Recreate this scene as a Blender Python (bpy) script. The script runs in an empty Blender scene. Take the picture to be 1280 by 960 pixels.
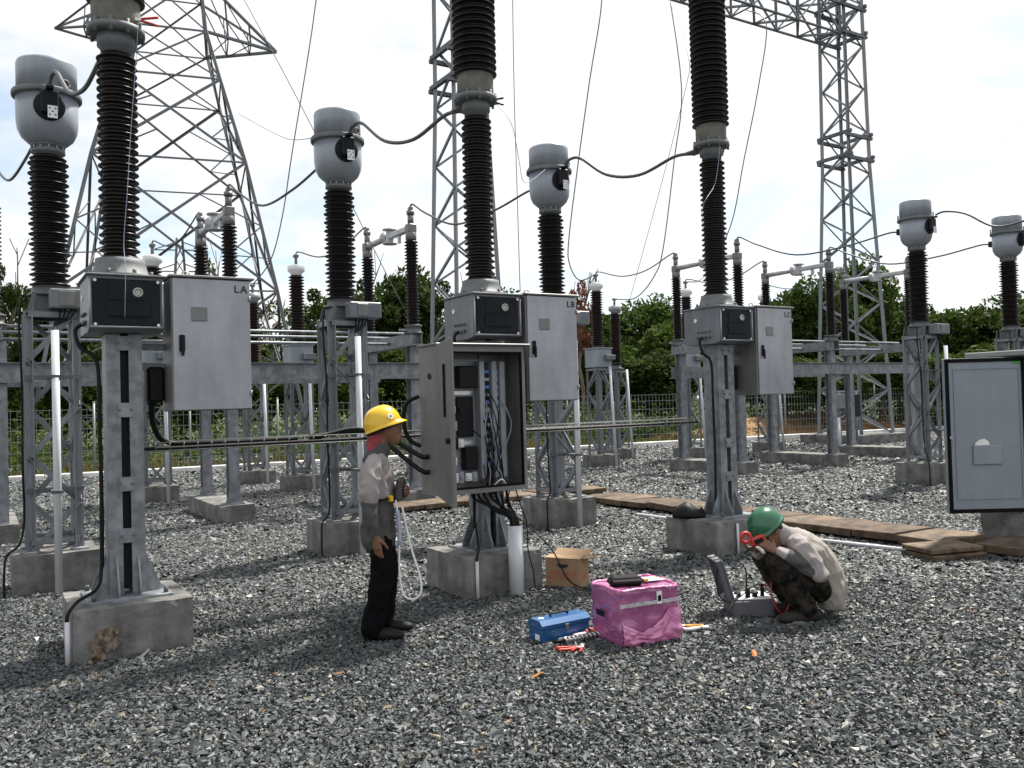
import bpy, bmesh, math, random
import numpy as np
from mathutils import Vector, Matrix, noise

SC = bpy.context.scene
COL = SC.collection
R = math.radians
random.seed(7)

# ------------------------------------------------------------------ camera
CAM_H = 1.65
PITCH, ROLL, FPX = R(1.2), R(1.6), 1075.0
cd = bpy.data.cameras.new('camera')
cd.sensor_fit = 'HORIZONTAL'
cd.sensor_width = 36.0
cd.lens = 36.0 * FPX / 1280.0
cd.clip_start = 0.05
cd.clip_end = 2000
cam = bpy.data.objects.new('camera', cd)
COL.objects.link(cam)
_F = Vector((0, math.cos(PITCH), math.sin(PITCH)))
_U0 = Vector((0, -math.sin(PITCH), math.cos(PITCH)))
_R0 = Vector((1, 0, 0))
_Rt = math.cos(ROLL) * _R0 - math.sin(ROLL) * _U0
_Up = math.sin(ROLL) * _R0 + math.cos(ROLL) * _U0
cam.matrix_world = Matrix(((_Rt.x, _Up.x, -_F.x, 0), (_Rt.y, _Up.y, -_F.y, 0),
                           (_Rt.z, _Up.z, -_F.z, CAM_H), (0, 0, 0, 1)))
SC.camera = cam

# ------------------------------------------------------------------ sky, sun, exposure
SUN_EL = R(60)
SUN_AZ = R(40)            # clockwise from +Y (away from the camera) towards +X
SUN_STRENGTH = 5.0
SKY_STRENGTH = 0.10
CLOUD = (6.0, 6.05, 6.15)
world = bpy.data.worlds.new('World')
SC.world = world
world.use_nodes = True
nt = world.node_tree
nt.nodes.clear()
def wn(t, **k):
    n = nt.nodes.new(t)
    for a, b in k.items():
        setattr(n, a, b)
    return n
out = wn('ShaderNodeOutputWorld')
bg = wn('ShaderNodeBackground')
bg.inputs['Strength'].default_value = SKY_STRENGTH
sky = wn('ShaderNodeTexSky', sky_type='NISHITA', sun_disc=False)
sky.sun_elevation = SUN_EL
sky.sun_rotation = SUN_AZ
sky.air_density = 1.2
sky.dust_density = 0.6
tc = wn('ShaderNodeTexCoord')
sep = wn('ShaderNodeSeparateXYZ')
nt.links.new(tc.outputs['Generated'], sep.inputs[0])
zc = wn('ShaderNodeMath', operation='MAXIMUM')
nt.links.new(sep.outputs['Z'], zc.inputs[0])
zc.inputs[1].default_value = 0.0
za = wn('ShaderNodeMath', operation='ADD')
nt.links.new(zc.outputs[0], za.inputs[0])
za.inputs[1].default_value = 0.16
comb = wn('ShaderNodeCombineXYZ')
for ax in 'XY':
    dv = wn('ShaderNodeMath', operation='DIVIDE')
    nt.links.new(sep.outputs[ax], dv.inputs[0])
    nt.links.new(za.outputs[0], dv.inputs[1])
    nt.links.new(dv.outputs[0], comb.inputs[ax])
comb.inputs['Z'].default_value = 8.1
cn = wn('ShaderNodeTexNoise')
cn.inputs['Scale'].default_value = 1.15
cn.inputs['Detail'].default_value = 9
cn.inputs['Roughness'].default_value = 0.58
cn.inputs['Distortion'].default_value = 0.3
nt.links.new(comb.outputs[0], cn.inputs['Vector'])
cr = wn('ShaderNodeValToRGB')
cr.color_ramp.elements[0].position = 0.33
cr.color_ramp.elements[0].color = (0.25, 0.25, 0.25, 1)
cr.color_ramp.elements[1].position = 0.475
cr.color_ramp.elements[1].color = (1, 1, 1, 1)
nt.links.new(cn.outputs['Fac'], cr.inputs[0])
mx = wn('ShaderNodeMixRGB')
mx.inputs['Color2'].default_value = (*CLOUD, 1)
nt.links.new(cr.outputs[0], mx.inputs['Fac'])
nt.links.new(sky.outputs[0], mx.inputs['Color1'])
nt.links.new(mx.outputs[0], bg.inputs['Color'])
nt.links.new(bg.outputs[0], out.inputs['Surface'])

sl = bpy.data.lights.new('sun', 'SUN')
sl.energy = SUN_STRENGTH
sl.angle = R(4.0)
sl.color = (1.0, 0.95, 0.87)
sun = bpy.data.objects.new('sun', sl)
COL.objects.link(sun)
SUN_DIR = Vector((math.sin(SUN_AZ) * math.cos(SUN_EL), math.cos(SUN_AZ) * math.cos(SUN_EL), math.sin(SUN_EL)))
sun.rotation_euler = SUN_DIR.to_track_quat('Z', 'Y').to_euler()
sun.location = (10, 15, 40)
SC.view_settings.view_transform = 'Standard'
SC.view_settings.look = 'None'
SC.view_settings.exposure = 0.8
SC.view_settings.gamma = 1.0
SC.view_settings.use_curve_mapping = False
SC.cycles.max_bounces = 6
SC.cycles.transparent_max_bounces = 6
SC.cycles.use_denoising = True

# ------------------------------------------------------------------ materials
MATS = {}
def mat(name, col, rough=0.6, metal=0.0, var=0.12, vscale=5.0, bump=0.0, bscale=60.0, streak=0.0,
        coat=0.0, col2=None, spec=0.5, detail=6, rvar=0.0):
    if name in MATS:
        return MATS[name]
    m = bpy.data.materials.new(name)
    m.use_nodes = True
    t = m.node_tree
    b = t.nodes['Principled BSDF']
    b.inputs['Roughness'].default_value = rough
    b.inputs['Metallic'].default_value = metal
    b.inputs['Specular IOR Level'].default_value = spec
    b.inputs['Coat Weight'].default_value = coat
    co = t.nodes.new('ShaderNodeTexCoord')
    n = t.nodes.new('ShaderNodeTexNoise')
    n.inputs['Scale'].default_value = vscale
    n.inputs['Detail'].default_value = detail
    n.inputs['Roughness'].default_value = 0.62
    t.links.new(co.outputs['Object'], n.inputs['Vector'])
    r = t.nodes.new('ShaderNodeValToRGB')
    c2 = col2 if col2 else tuple(min(1, c * (1 + var)) for c in col)
    c1 = tuple(c * (1 - var) for c in col)
    r.color_ramp.elements[0].position = 0.37
    r.color_ramp.elements[1].position = 0.63
    r.color_ramp.elements[0].color = (*c1, 1)
    r.color_ramp.elements[1].color = (*c2, 1)
    t.links.new(n.outputs['Fac'], r.inputs[0])
    last = r.outputs[0]
    if streak:
        mp = t.nodes.new('ShaderNodeMapping')
        mp.inputs['Scale'].default_value = (5, 5, 0.9)
        t.links.new(co.outputs['Object'], mp.inputs[0])
        n2 = t.nodes.new('ShaderNodeTexNoise')
        n2.inputs['Scale'].default_value = 2.2
        n2.inputs['Detail'].default_value = 7
        t.links.new(mp.outputs[0], n2.inputs['Vector'])
        r2 = t.nodes.new('ShaderNodeValToRGB')
        r2.color_ramp.elements[0].position = 0.35
        r2.color_ramp.elements[1].position = 0.65
        r2.color_ramp.elements[0].color = (1 - streak,) * 3 + (1,)
        r2.color_ramp.elements[1].color = (1, 1, 1, 1)
        t.links.new(n2.outputs['Fac'], r2.inputs[0])
        mm = t.nodes.new('ShaderNodeMixRGB')
        mm.blend_type = 'MULTIPLY'
        mm.inputs[0].default_value = 1
        t.links.new(last, mm.inputs[1])
        t.links.new(r2.outputs[0], mm.inputs[2])
        last = mm.outputs[0]
    t.links.new(last, b.inputs['Base Color'])
    if rvar:
        mr = t.nodes.new('ShaderNodeMapRange')
        mr.inputs[3].default_value = max(0.05, rough - rvar)
        mr.inputs[4].default_value = min(1, rough + rvar)
        t.links.new(n.outputs['Fac'], mr.inputs[0])
        t.links.new(mr.outputs[0], b.inputs['Roughness'])
    if bump:
        n3 = t.nodes.new('ShaderNodeTexNoise')
        n3.inputs['Scale'].default_value = bscale
        n3.inputs['Detail'].default_value = 5
        t.links.new(co.outputs['Object'], n3.inputs['Vector'])
        bp = t.nodes.new('ShaderNodeBump')
        bp.inputs['Strength'].default_value = bump
        bp.inputs['Distance'].default_value = 0.02
        t.links.new(n3.outputs['Fac'], bp.inputs['Height'])
        t.links.new(bp.outputs[0], b.inputs['Normal'])
    MATS[name] = m
    return m

GALV = mat('galvanised_steel', (0.225, 0.245, 0.265), 0.5, 0.3, 0.28, 11, bump=0.05, bscale=90, streak=0.25, rvar=0.12)
GALV_D = mat('weathered_steel', (0.12, 0.127, 0.135), 0.55, 0.3, 0.22, 3, streak=0.2)
TOWER = mat('tower_steel', (0.14, 0.147, 0.16), 0.55, 0.25, 0.2, 2)
PORC = mat('brown_porcelain', (0.009, 0.0062, 0.006), 0.34, 0, 0.3, 9, coat=0.0, rvar=0.1, spec=0.35)
PORC2 = mat('red_brown_porcelain', (0.016, 0.009, 0.0075), 0.36, 0, 0.3, 9, spec=0.35)
TANK = mat('light_grey_paint', (0.27, 0.30, 0.34), 0.38, 0.1, 0.08, 3, streak=0.12, coat=0.1)
BOX = mat('drive_box_paint', (0.16, 0.175, 0.195), 0.45, 0.1, 0.14, 4, streak=0.15)
DARK = mat('dark_panel', (0.007, 0.009, 0.013), 0.5, 0, 0.3, 5, spec=0.18)
STAIN = mat('brushed_stainless', (0.33, 0.34, 0.37), 0.42, 0.4, 0.12, 2.5, streak=0.12, rvar=0.12)
STAIND = mat('dull_stainless', (0.185, 0.185, 0.18), 0.45, 0.3, 0.12, 3, streak=0.15)
BEIGE = mat('cement_band', (0.125, 0.12, 0.10), 0.8, 0, 0.2, 8)
FLG = mat('flange_alloy', (0.13, 0.14, 0.145), 0.62, 0.1, 0.15, 8)
CONC = mat('foundation_concrete', (0.165, 0.163, 0.157), 0.9, 0, 0.42, 4.0, bump=0.4, bscale=30, streak=0.28, detail=10)
PVC = mat('white_pvc', (0.62, 0.64, 0.67), 0.4, 0, 0.06, 3, streak=0.14)
RUB = mat('black_rubber', (0.008, 0.008, 0.009), 0.55, 0, 0.2, 9, spec=0.2)
CABL = mat('aluminium_cable', (0.11, 0.11, 0.115), 0.5, 0.4, 0.15, 20)
ALU = mat('pale_aluminium', (0.42, 0.43, 0.45), 0.45, 0.3, 0.1, 6)
LIGHTW = mat('white_paint', (0.75, 0.76, 0.76), 0.5, 0, 0.06)
WOOD = mat('old_plank', (0.085, 0.056, 0.034), 0.85, 0, 0.5, 6, bump=0.3, bscale=40, streak=0.35)
WOOD2 = mat('pale_plank', (0.125, 0.088, 0.056), 0.85, 0, 0.45, 5, bump=0.3, bscale=40, streak=0.3)

# ------------------------------------------------------------------ mesh helper
class MB:
    def __init__(s):
        s.v = []; s.f = []; s.sm = []; s.mi = []
        s.cur = 0
    def add(s, vs, fs, smooth=False):
        o = len(s.v)
        s.v.extend([tuple(v) for v in vs])
        for f in fs:
            s.f.append(tuple(i + o for i in f)); s.sm.append(smooth); s.mi.append(s.cur)
        return s
    def box(s, x0, x1, y0, y1, z0, z1, bev=0.0, M=None):
        if x0 > x1: x0, x1 = x1, x0
        if y0 > y1: y0, y1 = y1, y0
        if z0 > z1: z0, z1 = z1, z0
        b = min(bev, 0.45 * min(x1 - x0, y1 - y0, z1 - z0))
        if b <= 0:
            vs = [(x, y, z) for x in (x0, x1) for y in (y0, y1) for z in (z0, z1)]
            fs = [(0, 1, 3, 2), (4, 6, 7, 5), (0, 4, 5, 1), (2, 3, 7, 6), (0, 2, 6, 4), (1, 5, 7, 3)]
        else:
            X, Y, Z = (x0, x1), (y0, y1), (z0, z1)
            vs = []; idx = {}
            for i in (0, 1):
                for j in (0, 1):
                    for k in (0, 1):
                        sx, sy, sz = (b if i == 0 else -b), (b if j == 0 else -b), (b if k == 0 else -b)
                        for a, p in enumerate(((X[i], Y[j] + sy, Z[k] + sz), (X[i] + sx, Y[j], Z[k] + sz), (X[i] + sx, Y[j] + sy, Z[k]))):
                            idx[(i, j, k, a)] = len(vs); vs.append(p)
            fs = []
            for i in (0, 1):
                q = [idx[(i, 0, 0, 0)], idx[(i, 0, 1, 0)], idx[(i, 1, 1, 0)], idx[(i, 1, 0, 0)]]
                fs.append(tuple(q if i == 0 else q[::-1]))
                q = [idx[(0, i, 0, 1)], idx[(1, i, 0, 1)], idx[(1, i, 1, 1)], idx[(0, i, 1, 1)]]
                fs.append(tuple(q if i == 0 else q[::-1]))
                q = [idx[(0, 0, i, 2)], idx[(0, 1, i, 2)], idx[(1, 1, i, 2)], idx[(1, 0, i, 2)]]
                fs.append(tuple(q if i == 0 else q[::-1]))
            for j in (0, 1):
                for k in (0, 1):
                    fs.append((idx[(0, j, k, 1)], idx[(1, j, k, 1)], idx[(1, j, k, 2)], idx[(0, j, k, 2)]))
                    fs.append((idx[(j, 0, k, 0)], idx[(j, 1, k, 0)], idx[(j, 1, k, 2)], idx[(j, 0, k, 2)]))
                    fs.append((idx[(j, k, 0, 0)], idx[(j, k, 1, 0)], idx[(j, k, 1, 1)], idx[(j, k, 0, 1)]))
            for i in (0, 1):
                for j in (0, 1):
                    for k in (0, 1):
                        fs.append((idx[(i, j, k, 0)], idx[(i, j, k, 1)], idx[(i, j, k, 2)]))
        if M is not None:
            vs = [M @ Vector(v) for v in vs]
        return s.add(vs, fs)
    def rbox(s, c, sz, rot=(0, 0, 0), bev=0.0):
        from mathutils import Euler
        M = Matrix.Translation(c) @ Euler(rot).to_matrix().to_4x4()
        return s.box(-sz[0] / 2, sz[0] / 2, -sz[1] / 2, sz[1] / 2, -sz[2] / 2, sz[2] / 2, bev, M)
    def lathe(s, prof, n=24, c=(0, 0, 0), M=None, smooth=True):
        vs = []
        for r, z in prof:
            for i in range(n):
                a = 2 * math.pi * i / n
                vs.append(Vector((c[0] + r * math.cos(a), c[1] + r * math.sin(a), c[2] + z)))
        fs = []
        for k in range(len(prof) - 1):
            for i in range(n):
                j = (i + 1) % n
                fs.append((k * n + i, k * n + j, (k + 1) * n + j, (k + 1) * n + i))
        if M is not None:
            vs = [M @ v for v in vs]
        s.add(vs, fs, smooth)
        if prof[0][0] > 1e-4:
            o = len(s.v) - len(vs); s.f.append(tuple(o + i for i in range(n))[::-1]); s.sm.append(False); s.mi.append(s.cur)
        if prof[-1][0] > 1e-4:
            o = len(s.v) - n; s.f.append(tuple(o + i for i in range(n))); s.sm.append(False); s.mi.append(s.cur)
        return s
    def cyl(s, p0, p1, r0, r1=None, n=12, smooth=True):
        p0, p1 = Vector(p0), Vector(p1)
        r1 = r0 if r1 is None else r1
        d = p1 - p0
        M = Matrix.Translation(p0) @ d.to_track_quat('Z', 'Y').to_matrix().to_4x4()
        return s.lathe([(r0, 0), (r1, d.length)], n, M=M, smooth=smooth)
    def tube(s, pts, r, n=6, sub=0, rads=None):
        P = [Vector(p) for p in pts]
        if sub:
            P = catmull(P, sub)
        k = len(P)
        up = None
        vs = []
        for i, p in enumerate(P):
            t = (P[min(i + 1, k - 1)] - P[max(i - 1, 0)])
            if t.length < 1e-9: t = Vector((0, 0, 1))
            t.normalize()
            if up is None:
                up = Vector((0, 0, 1)) if abs(t.z) < 0.9 else Vector((1, 0, 0))
            a = up.cross(t)
            if a.length < 1e-6: a = Vector((1, 0, 0)).cross(t)
            a.normalize()
            b = t.cross(a)
            up = b
            rr = r if rads is None else rads[min(i, len(rads) - 1)]
            for j in range(n):
                w = 2 * math.pi * j / n
                vs.append(p + a * (rr * math.cos(w)) + b * (rr * math.sin(w)))
        fs = []
        for i in range(k - 1):
            for j in range(n):
                q = (j + 1) % n
                fs.append((i * n + j, i * n + q, (i + 1) * n + q, (i + 1) * n + j))
        fs.append(tuple(range(n))[::-1]); fs.append(tuple((k - 1) * n + j for j in range(n)))
        return s.add(vs, fs, True)
    def prism(s, poly, axis, a, b):
        """poly: 2-D outline in the plane normal to axis, extruded from a to b"""
        def p3(u, v, w):
            return {'x': (w, u, v), 'y': (u, w, v), 'z': (u, v, w)}[axis]
        n = len(poly)
        vs = [p3(u, v, a) for u, v in poly] + [p3(u, v, b) for u, v in poly]
        fs = [tuple(range(n))[::-1], tuple(range(n, 2 * n))]
        for i in range(n):
            j = (i + 1) % n
            fs.append((i, j, n + j, n + i))
        return s.add(vs, fs)
    def ring(s, c, r, t, axis='y', n=16, m=6):
        pts = []
        for i in range(n + 1):
            a = 2 * math.pi * i / n
            u, v = r * math.cos(a), r * math.sin(a)
            pts.append({'y': (c[0] + u, c[1], c[2] + v), 'x': (c[0], c[1] + u, c[2] + v), 'z': (c[0] + u, c[1] + v, c[2])}[axis])
        return s.tube(pts, t, m)
    def mesh(s, name, mats):
        me = bpy.data.meshes.new(name)
        me.from_pydata(s.v, [], s.f)
        for m in (mats if isinstance(mats, (list, tuple)) else [mats]):
            me.materials.append(m)
        me.polygons.foreach_set('use_smooth', s.sm)
        me.polygons.foreach_set('material_index', s.mi)
        me.update()
        bm = bmesh.new(); bm.from_mesh(me)
        bmesh.ops.recalc_face_normals(bm, faces=bm.faces)
        bm.to_mesh(me); bm.free()
        return me
    def build(s, name, mats, parent=None, loc=(0, 0, 0), rz=0.0, label=None):
        o = bpy.data.objects.new(name, s.mesh(name, mats))
        COL.objects.link(o)
        o.parent = parent
        o.location = loc
        o.rotation_euler = (0, 0, rz)
        if label: o['label'] = label
        return o

def catmull(P, sub):
    out = []
    n = len(P)
    for i in range(n - 1):
        p0, p1, p2, p3 = P[max(i - 1, 0)], P[i], P[i + 1], P[min(i + 2, n - 1)]
        for k in range(sub):
            t = k / sub
            out.append(0.5 * ((2 * p1) + (p2 - p0) * t + (2 * p0 - 5 * p1 + 4 * p2 - p3) * t * t + (3 * p1 - p0 - 3 * p2 + p3) * t ** 3))
    out.append(P[-1])
    return out

def tag(o, label=None, cat=None, group=None, kind=None):
    if label: o['label'] = label
    if cat: o['category'] = cat
    if group: o['group'] = group
    if kind: o['kind'] = kind
    return o
def thing(name, label, cat, loc=(0, 0, 0), rz=0.0, group=None):
    o = bpy.data.objects.new(name, None)
    o.empty_display_size = 0.2
    COL.objects.link(o)
    o.location = loc
    o.rotation_euler = (0, 0, rz)
    return tag(o, label, cat, group)
def shared(name, me, parent, loc=(0, 0, 0), rot=(0, 0, 0), scale=(1, 1, 1)):
    o = bpy.data.objects.new(name, me)
    COL.objects.link(o)
    o.parent = parent
    o.location = loc
    o.rotation_euler = rot
    o.scale = scale
    return o
def copy_tree(o):
    kids = {}
    for x in bpy.data.objects:
        if x.parent: kids.setdefault(x.parent.name, []).append(x)
    def cp(a, parent):
        c = a.copy()
        COL.objects.link(c)
        c.parent = parent
        for ch in kids.get(a.name, ()):
            cp(ch, c)
        return c
    return cp(o, None)

# angle-iron bars: one shared unit mesh, each bar an object of its own
_ang = {}
def angle_mesh(m):
    if m.name not in _ang:
        t = 0.14
        mb = MB()
        mb.prism([(-.5, -.5), (.5, -.5), (.5, -.5 + t), (-.5 + t, -.5 + t), (-.5 + t, .5), (-.5, .5)], 'z', 0, 1)
        _ang[m.name] = mb.mesh('angle_bar', m)
    return _ang[m.name]
def bar(parent, p0, p1, w, name='brace', m=None, spin=0.0):
    p0, p1 = Vector(p0), Vector(p1)
    d = p1 - p0
    o = bpy.data.objects.new(name, angle_mesh(m or GALV))
    COL.objects.link(o)
    o.parent = parent
    q = d.to_track_quat('Z', 'Y').to_matrix().to_4x4() @ Matrix.Rotation(spin, 4, 'Z')
    o.matrix_local = Matrix.Translation(p0) @ q @ Matrix.Diagonal((w, w, d.length, 1))
    return o

# bay axes: e1 along the rows of apparatus, e2 away from the camera across the rows
TH = R(32)
E1 = Vector((math.cos(TH), math.sin(TH), 0))
E2 = Vector((-math.sin(TH), math.cos(TH), 0))
O0 = Vector((-0.30, 7.70, 0))
def B(a, b, z=0.0):
    return O0 + E1 * a + E2 * b + Vector((0, 0, z))

def lattice(root, z0, z1, hw0, hw1, npan, legw, brw, m, name_leg='leg', top=True, xb=False, joined=None):
    """four legs and zig-zag bracing on the four faces"""
    def hw(z): return hw0 + (hw1 - hw0) * (z - z0) / (z1 - z0)
    cs = [(-1, -1), (1, -1), (1, 1), (-1, 1)]
    for i, (sx, sy) in enumerate(cs):
        bar(root, (sx * hw0, sy * hw0, z0), (sx * hw1, sy * hw1, z1), legw, name_leg, m, spin=[0, R(90), R(180), R(270)][i])
    zs = [z0 + (z1 - z0) * k / npan for k in range(npan + 1)]
    for i in range(4):
        a, b = cs[i], cs[(i + 1) % 4]
        for k in range(npan):
            za, zb = zs[k], zs[k + 1]
            ha, hb = hw(za), hw(zb)
            f = 0.985
            pa = (a[0] * ha * f, a[1] * ha * f, za); pb = (b[0] * hb * f, b[1] * hb * f, zb)
            qa = (b[0] * ha * f, b[1] * ha * f, za); qb = (a[0] * hb * f, a[1] * hb * f, zb)
            if (k + i) % 2 == 0 or xb:
                bar(root, pa, pb, brw, 'brace', m)
            if (k + i) % 2 == 1 or xb:
                bar(root, qa, qb, brw, 'brace', m)
    if top:
        for z in (z0 + 0.10, z1 - 0.03):
            h = hw(z)
            for i in range(4):
                a, b = cs[i], cs[(i + 1) % 4]
                bar(root, (a[0] * h, a[1] * h, z), (b[0] * h, b[1] * h, z), brw, 'strut', m)

# ================================================================== SETTING
def node_mat(name):
    m = bpy.data.materials.new(name); m.use_nodes = True
    return m, m.node_tree, m.node_tree.nodes['Principled BSDF']
def N(t, typ, **k):
    n = t.nodes.new(typ)
    for a, b in k.items(): setattr(n, a, b)
    return n
def ramp(t, src, stops):
    r = N(t, 'ShaderNodeValToRGB')
    e = r.color_ramp.elements
    while len(e) < len(stops): e.new(0.5)
    for i, (p, c) in enumerate(stops):
        e[i].position = p; e[i].color = (*c, 1)
    t.links.new(src, r.inputs[0])
    return r.outputs[0]

# ground outside the yard: soil and dry grass
gm, t, b = node_mat('soil_and_grass')
b.inputs['Roughness'].default_value = 0.95
co = N(t, 'ShaderNodeTexCoord')
n1 = N(t, 'ShaderNodeTexNoise'); n1.inputs['Scale'].default_value = 0.35; n1.inputs['Detail'].default_value = 10
t.links.new(co.outputs['Object'], n1.inputs['Vector'])
t.links.new(ramp(t, n1.outputs['Fac'], [(0.3, (0.018, 0.03, 0.008)), (0.5, (0.035, 0.05, 0.014)), (0.62, (0.05, 0.055, 0.02)), (0.75, (0.025, 0.04, 0.01))]), b.inputs['Base Color'])
mb = MB(); S = 900
mb.add([(-S, -60, -0.06), (S, -60, -0.06), (S, S, -0.06), (-S, S, -0.06)], [(0, 1, 2, 3)])
ground = mb.build('ground', gm); tag(ground, kind='structure', label='soil and grass beyond the yard')

# fence line / yard edge
FA = R(25.4)
FP = Vector((-12.0, 22.0, 0)); FD = Vector((math.cos(FA), math.sin(FA), 0)); FN = Vector((-math.sin(FA), math.cos(FA), 0))
def FL(s, off=0.0, z=0.0):
    return FP + FD * s + FN * off + Vector((0, 0, z))

# yard sheet: stone look carried by the material where the stones are too small to tell apart
ym, t, b = node_mat('crushed_stone_bed')
b.inputs['Roughness'].default_value = 0.8
co = N(t, 'ShaderNodeTexCoord')
vo = N(t, 'ShaderNodeTexVoronoi'); vo.inputs['Scale'].default_value = 21; vo.inputs['Randomness'].default_value = 1
t.links.new(co.outputs['Object'], vo.inputs['Vector'])
sp = N(t, 'ShaderNodeSeparateColor'); t.links.new(vo.outputs['Color'], sp.inputs[0])
cbase = ramp(t, sp.outputs[0], [(0.0, (0.008, 0.009, 0.010)), (0.45, (0.026, 0.029, 0.031)), (0.8, (0.055, 0.059, 0.061)), (0.95, (0.11, 0.115, 0.112)), (1.0, (0.3, 0.3, 0.29))])
n2 = N(t, 'ShaderNodeTexNoise'); n2.inputs['Scale'].default_value = 0.6; n2.inputs['Detail'].default_value = 5
t.links.new(co.outputs['Object'], n2.inputs['Vector'])
mm = N(t, 'ShaderNodeMixRGB', blend_type='MULTIPLY'); mm.inputs[0].default_value = 1
t.links.new(cbase, mm.inputs[1])
t.links.new(ramp(t, n2.outputs['Fac'], [(0.3, (0.8, 0.8, 0.8)), (0.7, (1.1, 1.08, 1.03))]), mm.inputs[2])
t.links.new(mm.outputs[0], b.inputs['Base Color'])
bp = N(t, 'ShaderNodeBump'); bp.inputs['Strength'].default_value = 1.0; bp.inputs['Distance'].default_value = 0.05
bp.invert = True
ds = N(t, 'ShaderNodeMath', operation='ADD')
t.links.new(vo.outputs['Distance'], ds.inputs[0]); t.links.new(sp.outputs[1], ds.inputs[1])
t.links.new(ds.outputs[0], bp.inputs['Height']); t.links.new(bp.outputs[0], b.inputs['Normal'])
mb = MB()
pl, pr = FL(-45), FL(75)
mb.add([(pl.x, -30, 0), (pr.x, -30, 0), (pr.x, pr.y, 0), (pl.x, pl.y, 0)], [(0, 1, 2, 3)])
yard = mb.build('gravel_yard', ym); tag(yard, kind='structure', label='bed of crushed grey stone inside the fence')

# loose stones, real geometry, thinning out with distance
def make_gravel():
    rng = np.random.default_rng(11)
    me = bpy.data.meshes.new('gravel')
    VV = []; FQ = []; FT = []; CC = []
    base = 0
    for y0, y1, dens, s, near in ((2.7, 4.8, 5200, 0.0130, 1), (4.8, 7.4, 4300, 0.0138, 1), (7.4, 11.5, 2000, 0.0180, 0), (11.5, 19.0, 600, 0.0255, 0), (19.0, 31.0, 120, 0.042, 0)):
        wmax = 0.66 * y1 + 1.0
        n = int(dens * 2 * wmax * (y1 - y0))
        x = rng.uniform(-wmax, wmax, n); y = rng.uniform(y0, y1, n)
        k = np.abs(x) < 0.62 * y + 0.6
        x, y = x[k], y[k]; n = len(x)
        # thinner fringe to either side of the dense area
        ne = int((2 if y1 < 12 else .35) * 260 * (y1 - y0))
        ye = rng.uniform(y0, y1, ne); xe = (0.62 * ye + 0.6 + rng.uniform(0, 1, ne) ** 1.4 * 1.6) * rng.choice([-1, 1], ne)
        x, y = np.concatenate([x, xe]), np.concatenate([y, ye])
        SZ = np.clip(s * np.exp(rng.normal(0, 0.33, n)), 0.007, 0.05); SZ = np.concatenate([SZ, rng.uniform(.018, .034, ne)]); n += ne
        if near:      # six-cornered angular chips
            c = np.array([(-1, -.8, -1), (1, -.8, -1), (0.1, 1, -1), (-.9, -.6, 1), (.9, -.5, 1), (0, .8, 1)], float)
        else:         # five-cornered shards
            c = np.array([(-1, -1, -1), (1, -1, -1), (1, 1, -1), (-1, 1, -1), (0, 0, 1)], float)
        m = len(c)
        V = np.repeat(c[None], n, 0) + rng.uniform(-0.38, 0.38, (n, m, 3))
        V[:, m // 2:, :2] *= rng.uniform(0.35, 0.95, (n, 1, 1))
        V *= np.stack([rng.uniform(0.85, 1.3, n), rng.uniform(0.6, 0.95, n), rng.uniform(0.2, 0.45, n)], 1)[:, None, :]
        V *= SZ[:, None, None]
        def rot(V, a, i, j):
            ca, sa = np.cos(a)[:, None], np.sin(a)[:, None]
            u, w = V[:, :, i].copy(), V[:, :, j].copy()
            V[:, :, i] = u * ca - w * sa; V[:, :, j] = u * sa + w * ca
        rot(V, rng.normal(0, 0.33, n), 1, 2); rot(V, rng.normal(0, 0.33, n), 0, 2); rot(V, rng.uniform(0, 6.283, n), 0, 1)
        V[:, :, 0] += x[:, None]; V[:, :, 1] += y[:, None]
        V[:, :, 2] += (rng.uniform(0.0, 0.022, n) + 0.15 * SZ + 0.02 * np.clip([noise.noise(Vector((a_ * 1.1, b_ * 1.1, 7))) for a_, b_ in zip(x, y)], 0, 1))[:, None]
        off = base + m * np.arange(n)[:, None, None]
        if near:
            FQ.append((np.array([(0, 1, 4, 3), (1, 2, 5, 4), (2, 0, 3, 5)])[None] + off).reshape(-1, 4))
            FT.append((np.array([(3, 4, 5)])[None] + off).reshape(-1, 3))
        else:
            FT.append((np.array([(0, 1, 4), (1, 2, 4), (2, 3, 4), (3, 0, 4)])[None] + off).reshape(-1, 3))
        base += n * m
        VV.append(V.reshape(-1, 3))
        g = rng.beta(1.7, 4.6, n) + 0.05 * np.array([noise.noise(Vector((a_ * .55, b_ * .55, 0))) for a_, b_ in zip(x, y)])
        col = np.stack([0.021 + 0.148 * g, 0.0265 + 0.160 * g, 0.0295 + 0.162 * g], 1)
        u = rng.random(n)
        w = u < 0.010; col[w] = np.array([0.42, 0.42, 0.39]) * rng.uniform(0.7, 1.1, (w.sum(), 1))
        w = (u > 0.010) & (u < 0.024); col[w] = np.array([0.24, 0.20, 0.14]) * rng.uniform(0.6, 1.1, (w.sum(), 1))
        w = (u > 0.036) & (u < 0.0375); col[w] = np.array([0.26, 0.13, 0.06])
        w = (u > 0.05) & (u < 0.2); col[w] *= np.array([1.1, 1.04, 0.88])
        CC.append(np.repeat(col, m, 0))
    V = np.concatenate(VV); FQ = np.concatenate(FQ); FT = np.concatenate(FT)
    me.vertices.add(len(V)); me.vertices.foreach_set('co', V.reshape(-1))
    me.loops.add(FQ.size + FT.size)
    me.loops.foreach_set('vertex_index', np.concatenate([FQ.reshape(-1), FT.reshape(-1)]).astype(np.int32))
    me.polygons.add(len(FQ) + len(FT))
    me.polygons.foreach_set('loop_start', np.concatenate([np.arange(0, FQ.size, 4), FQ.size + np.arange(0, FT.size, 3)]).astype(np.int32))
    me.polygons.foreach_set('loop_total', np.concatenate([np.full(len(FQ), 4), np.full(len(FT), 3)]).astype(np.int32))
    me.polygons.foreach_set('use_smooth', np.zeros(len(FQ) + len(FT), dtype=bool))
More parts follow.
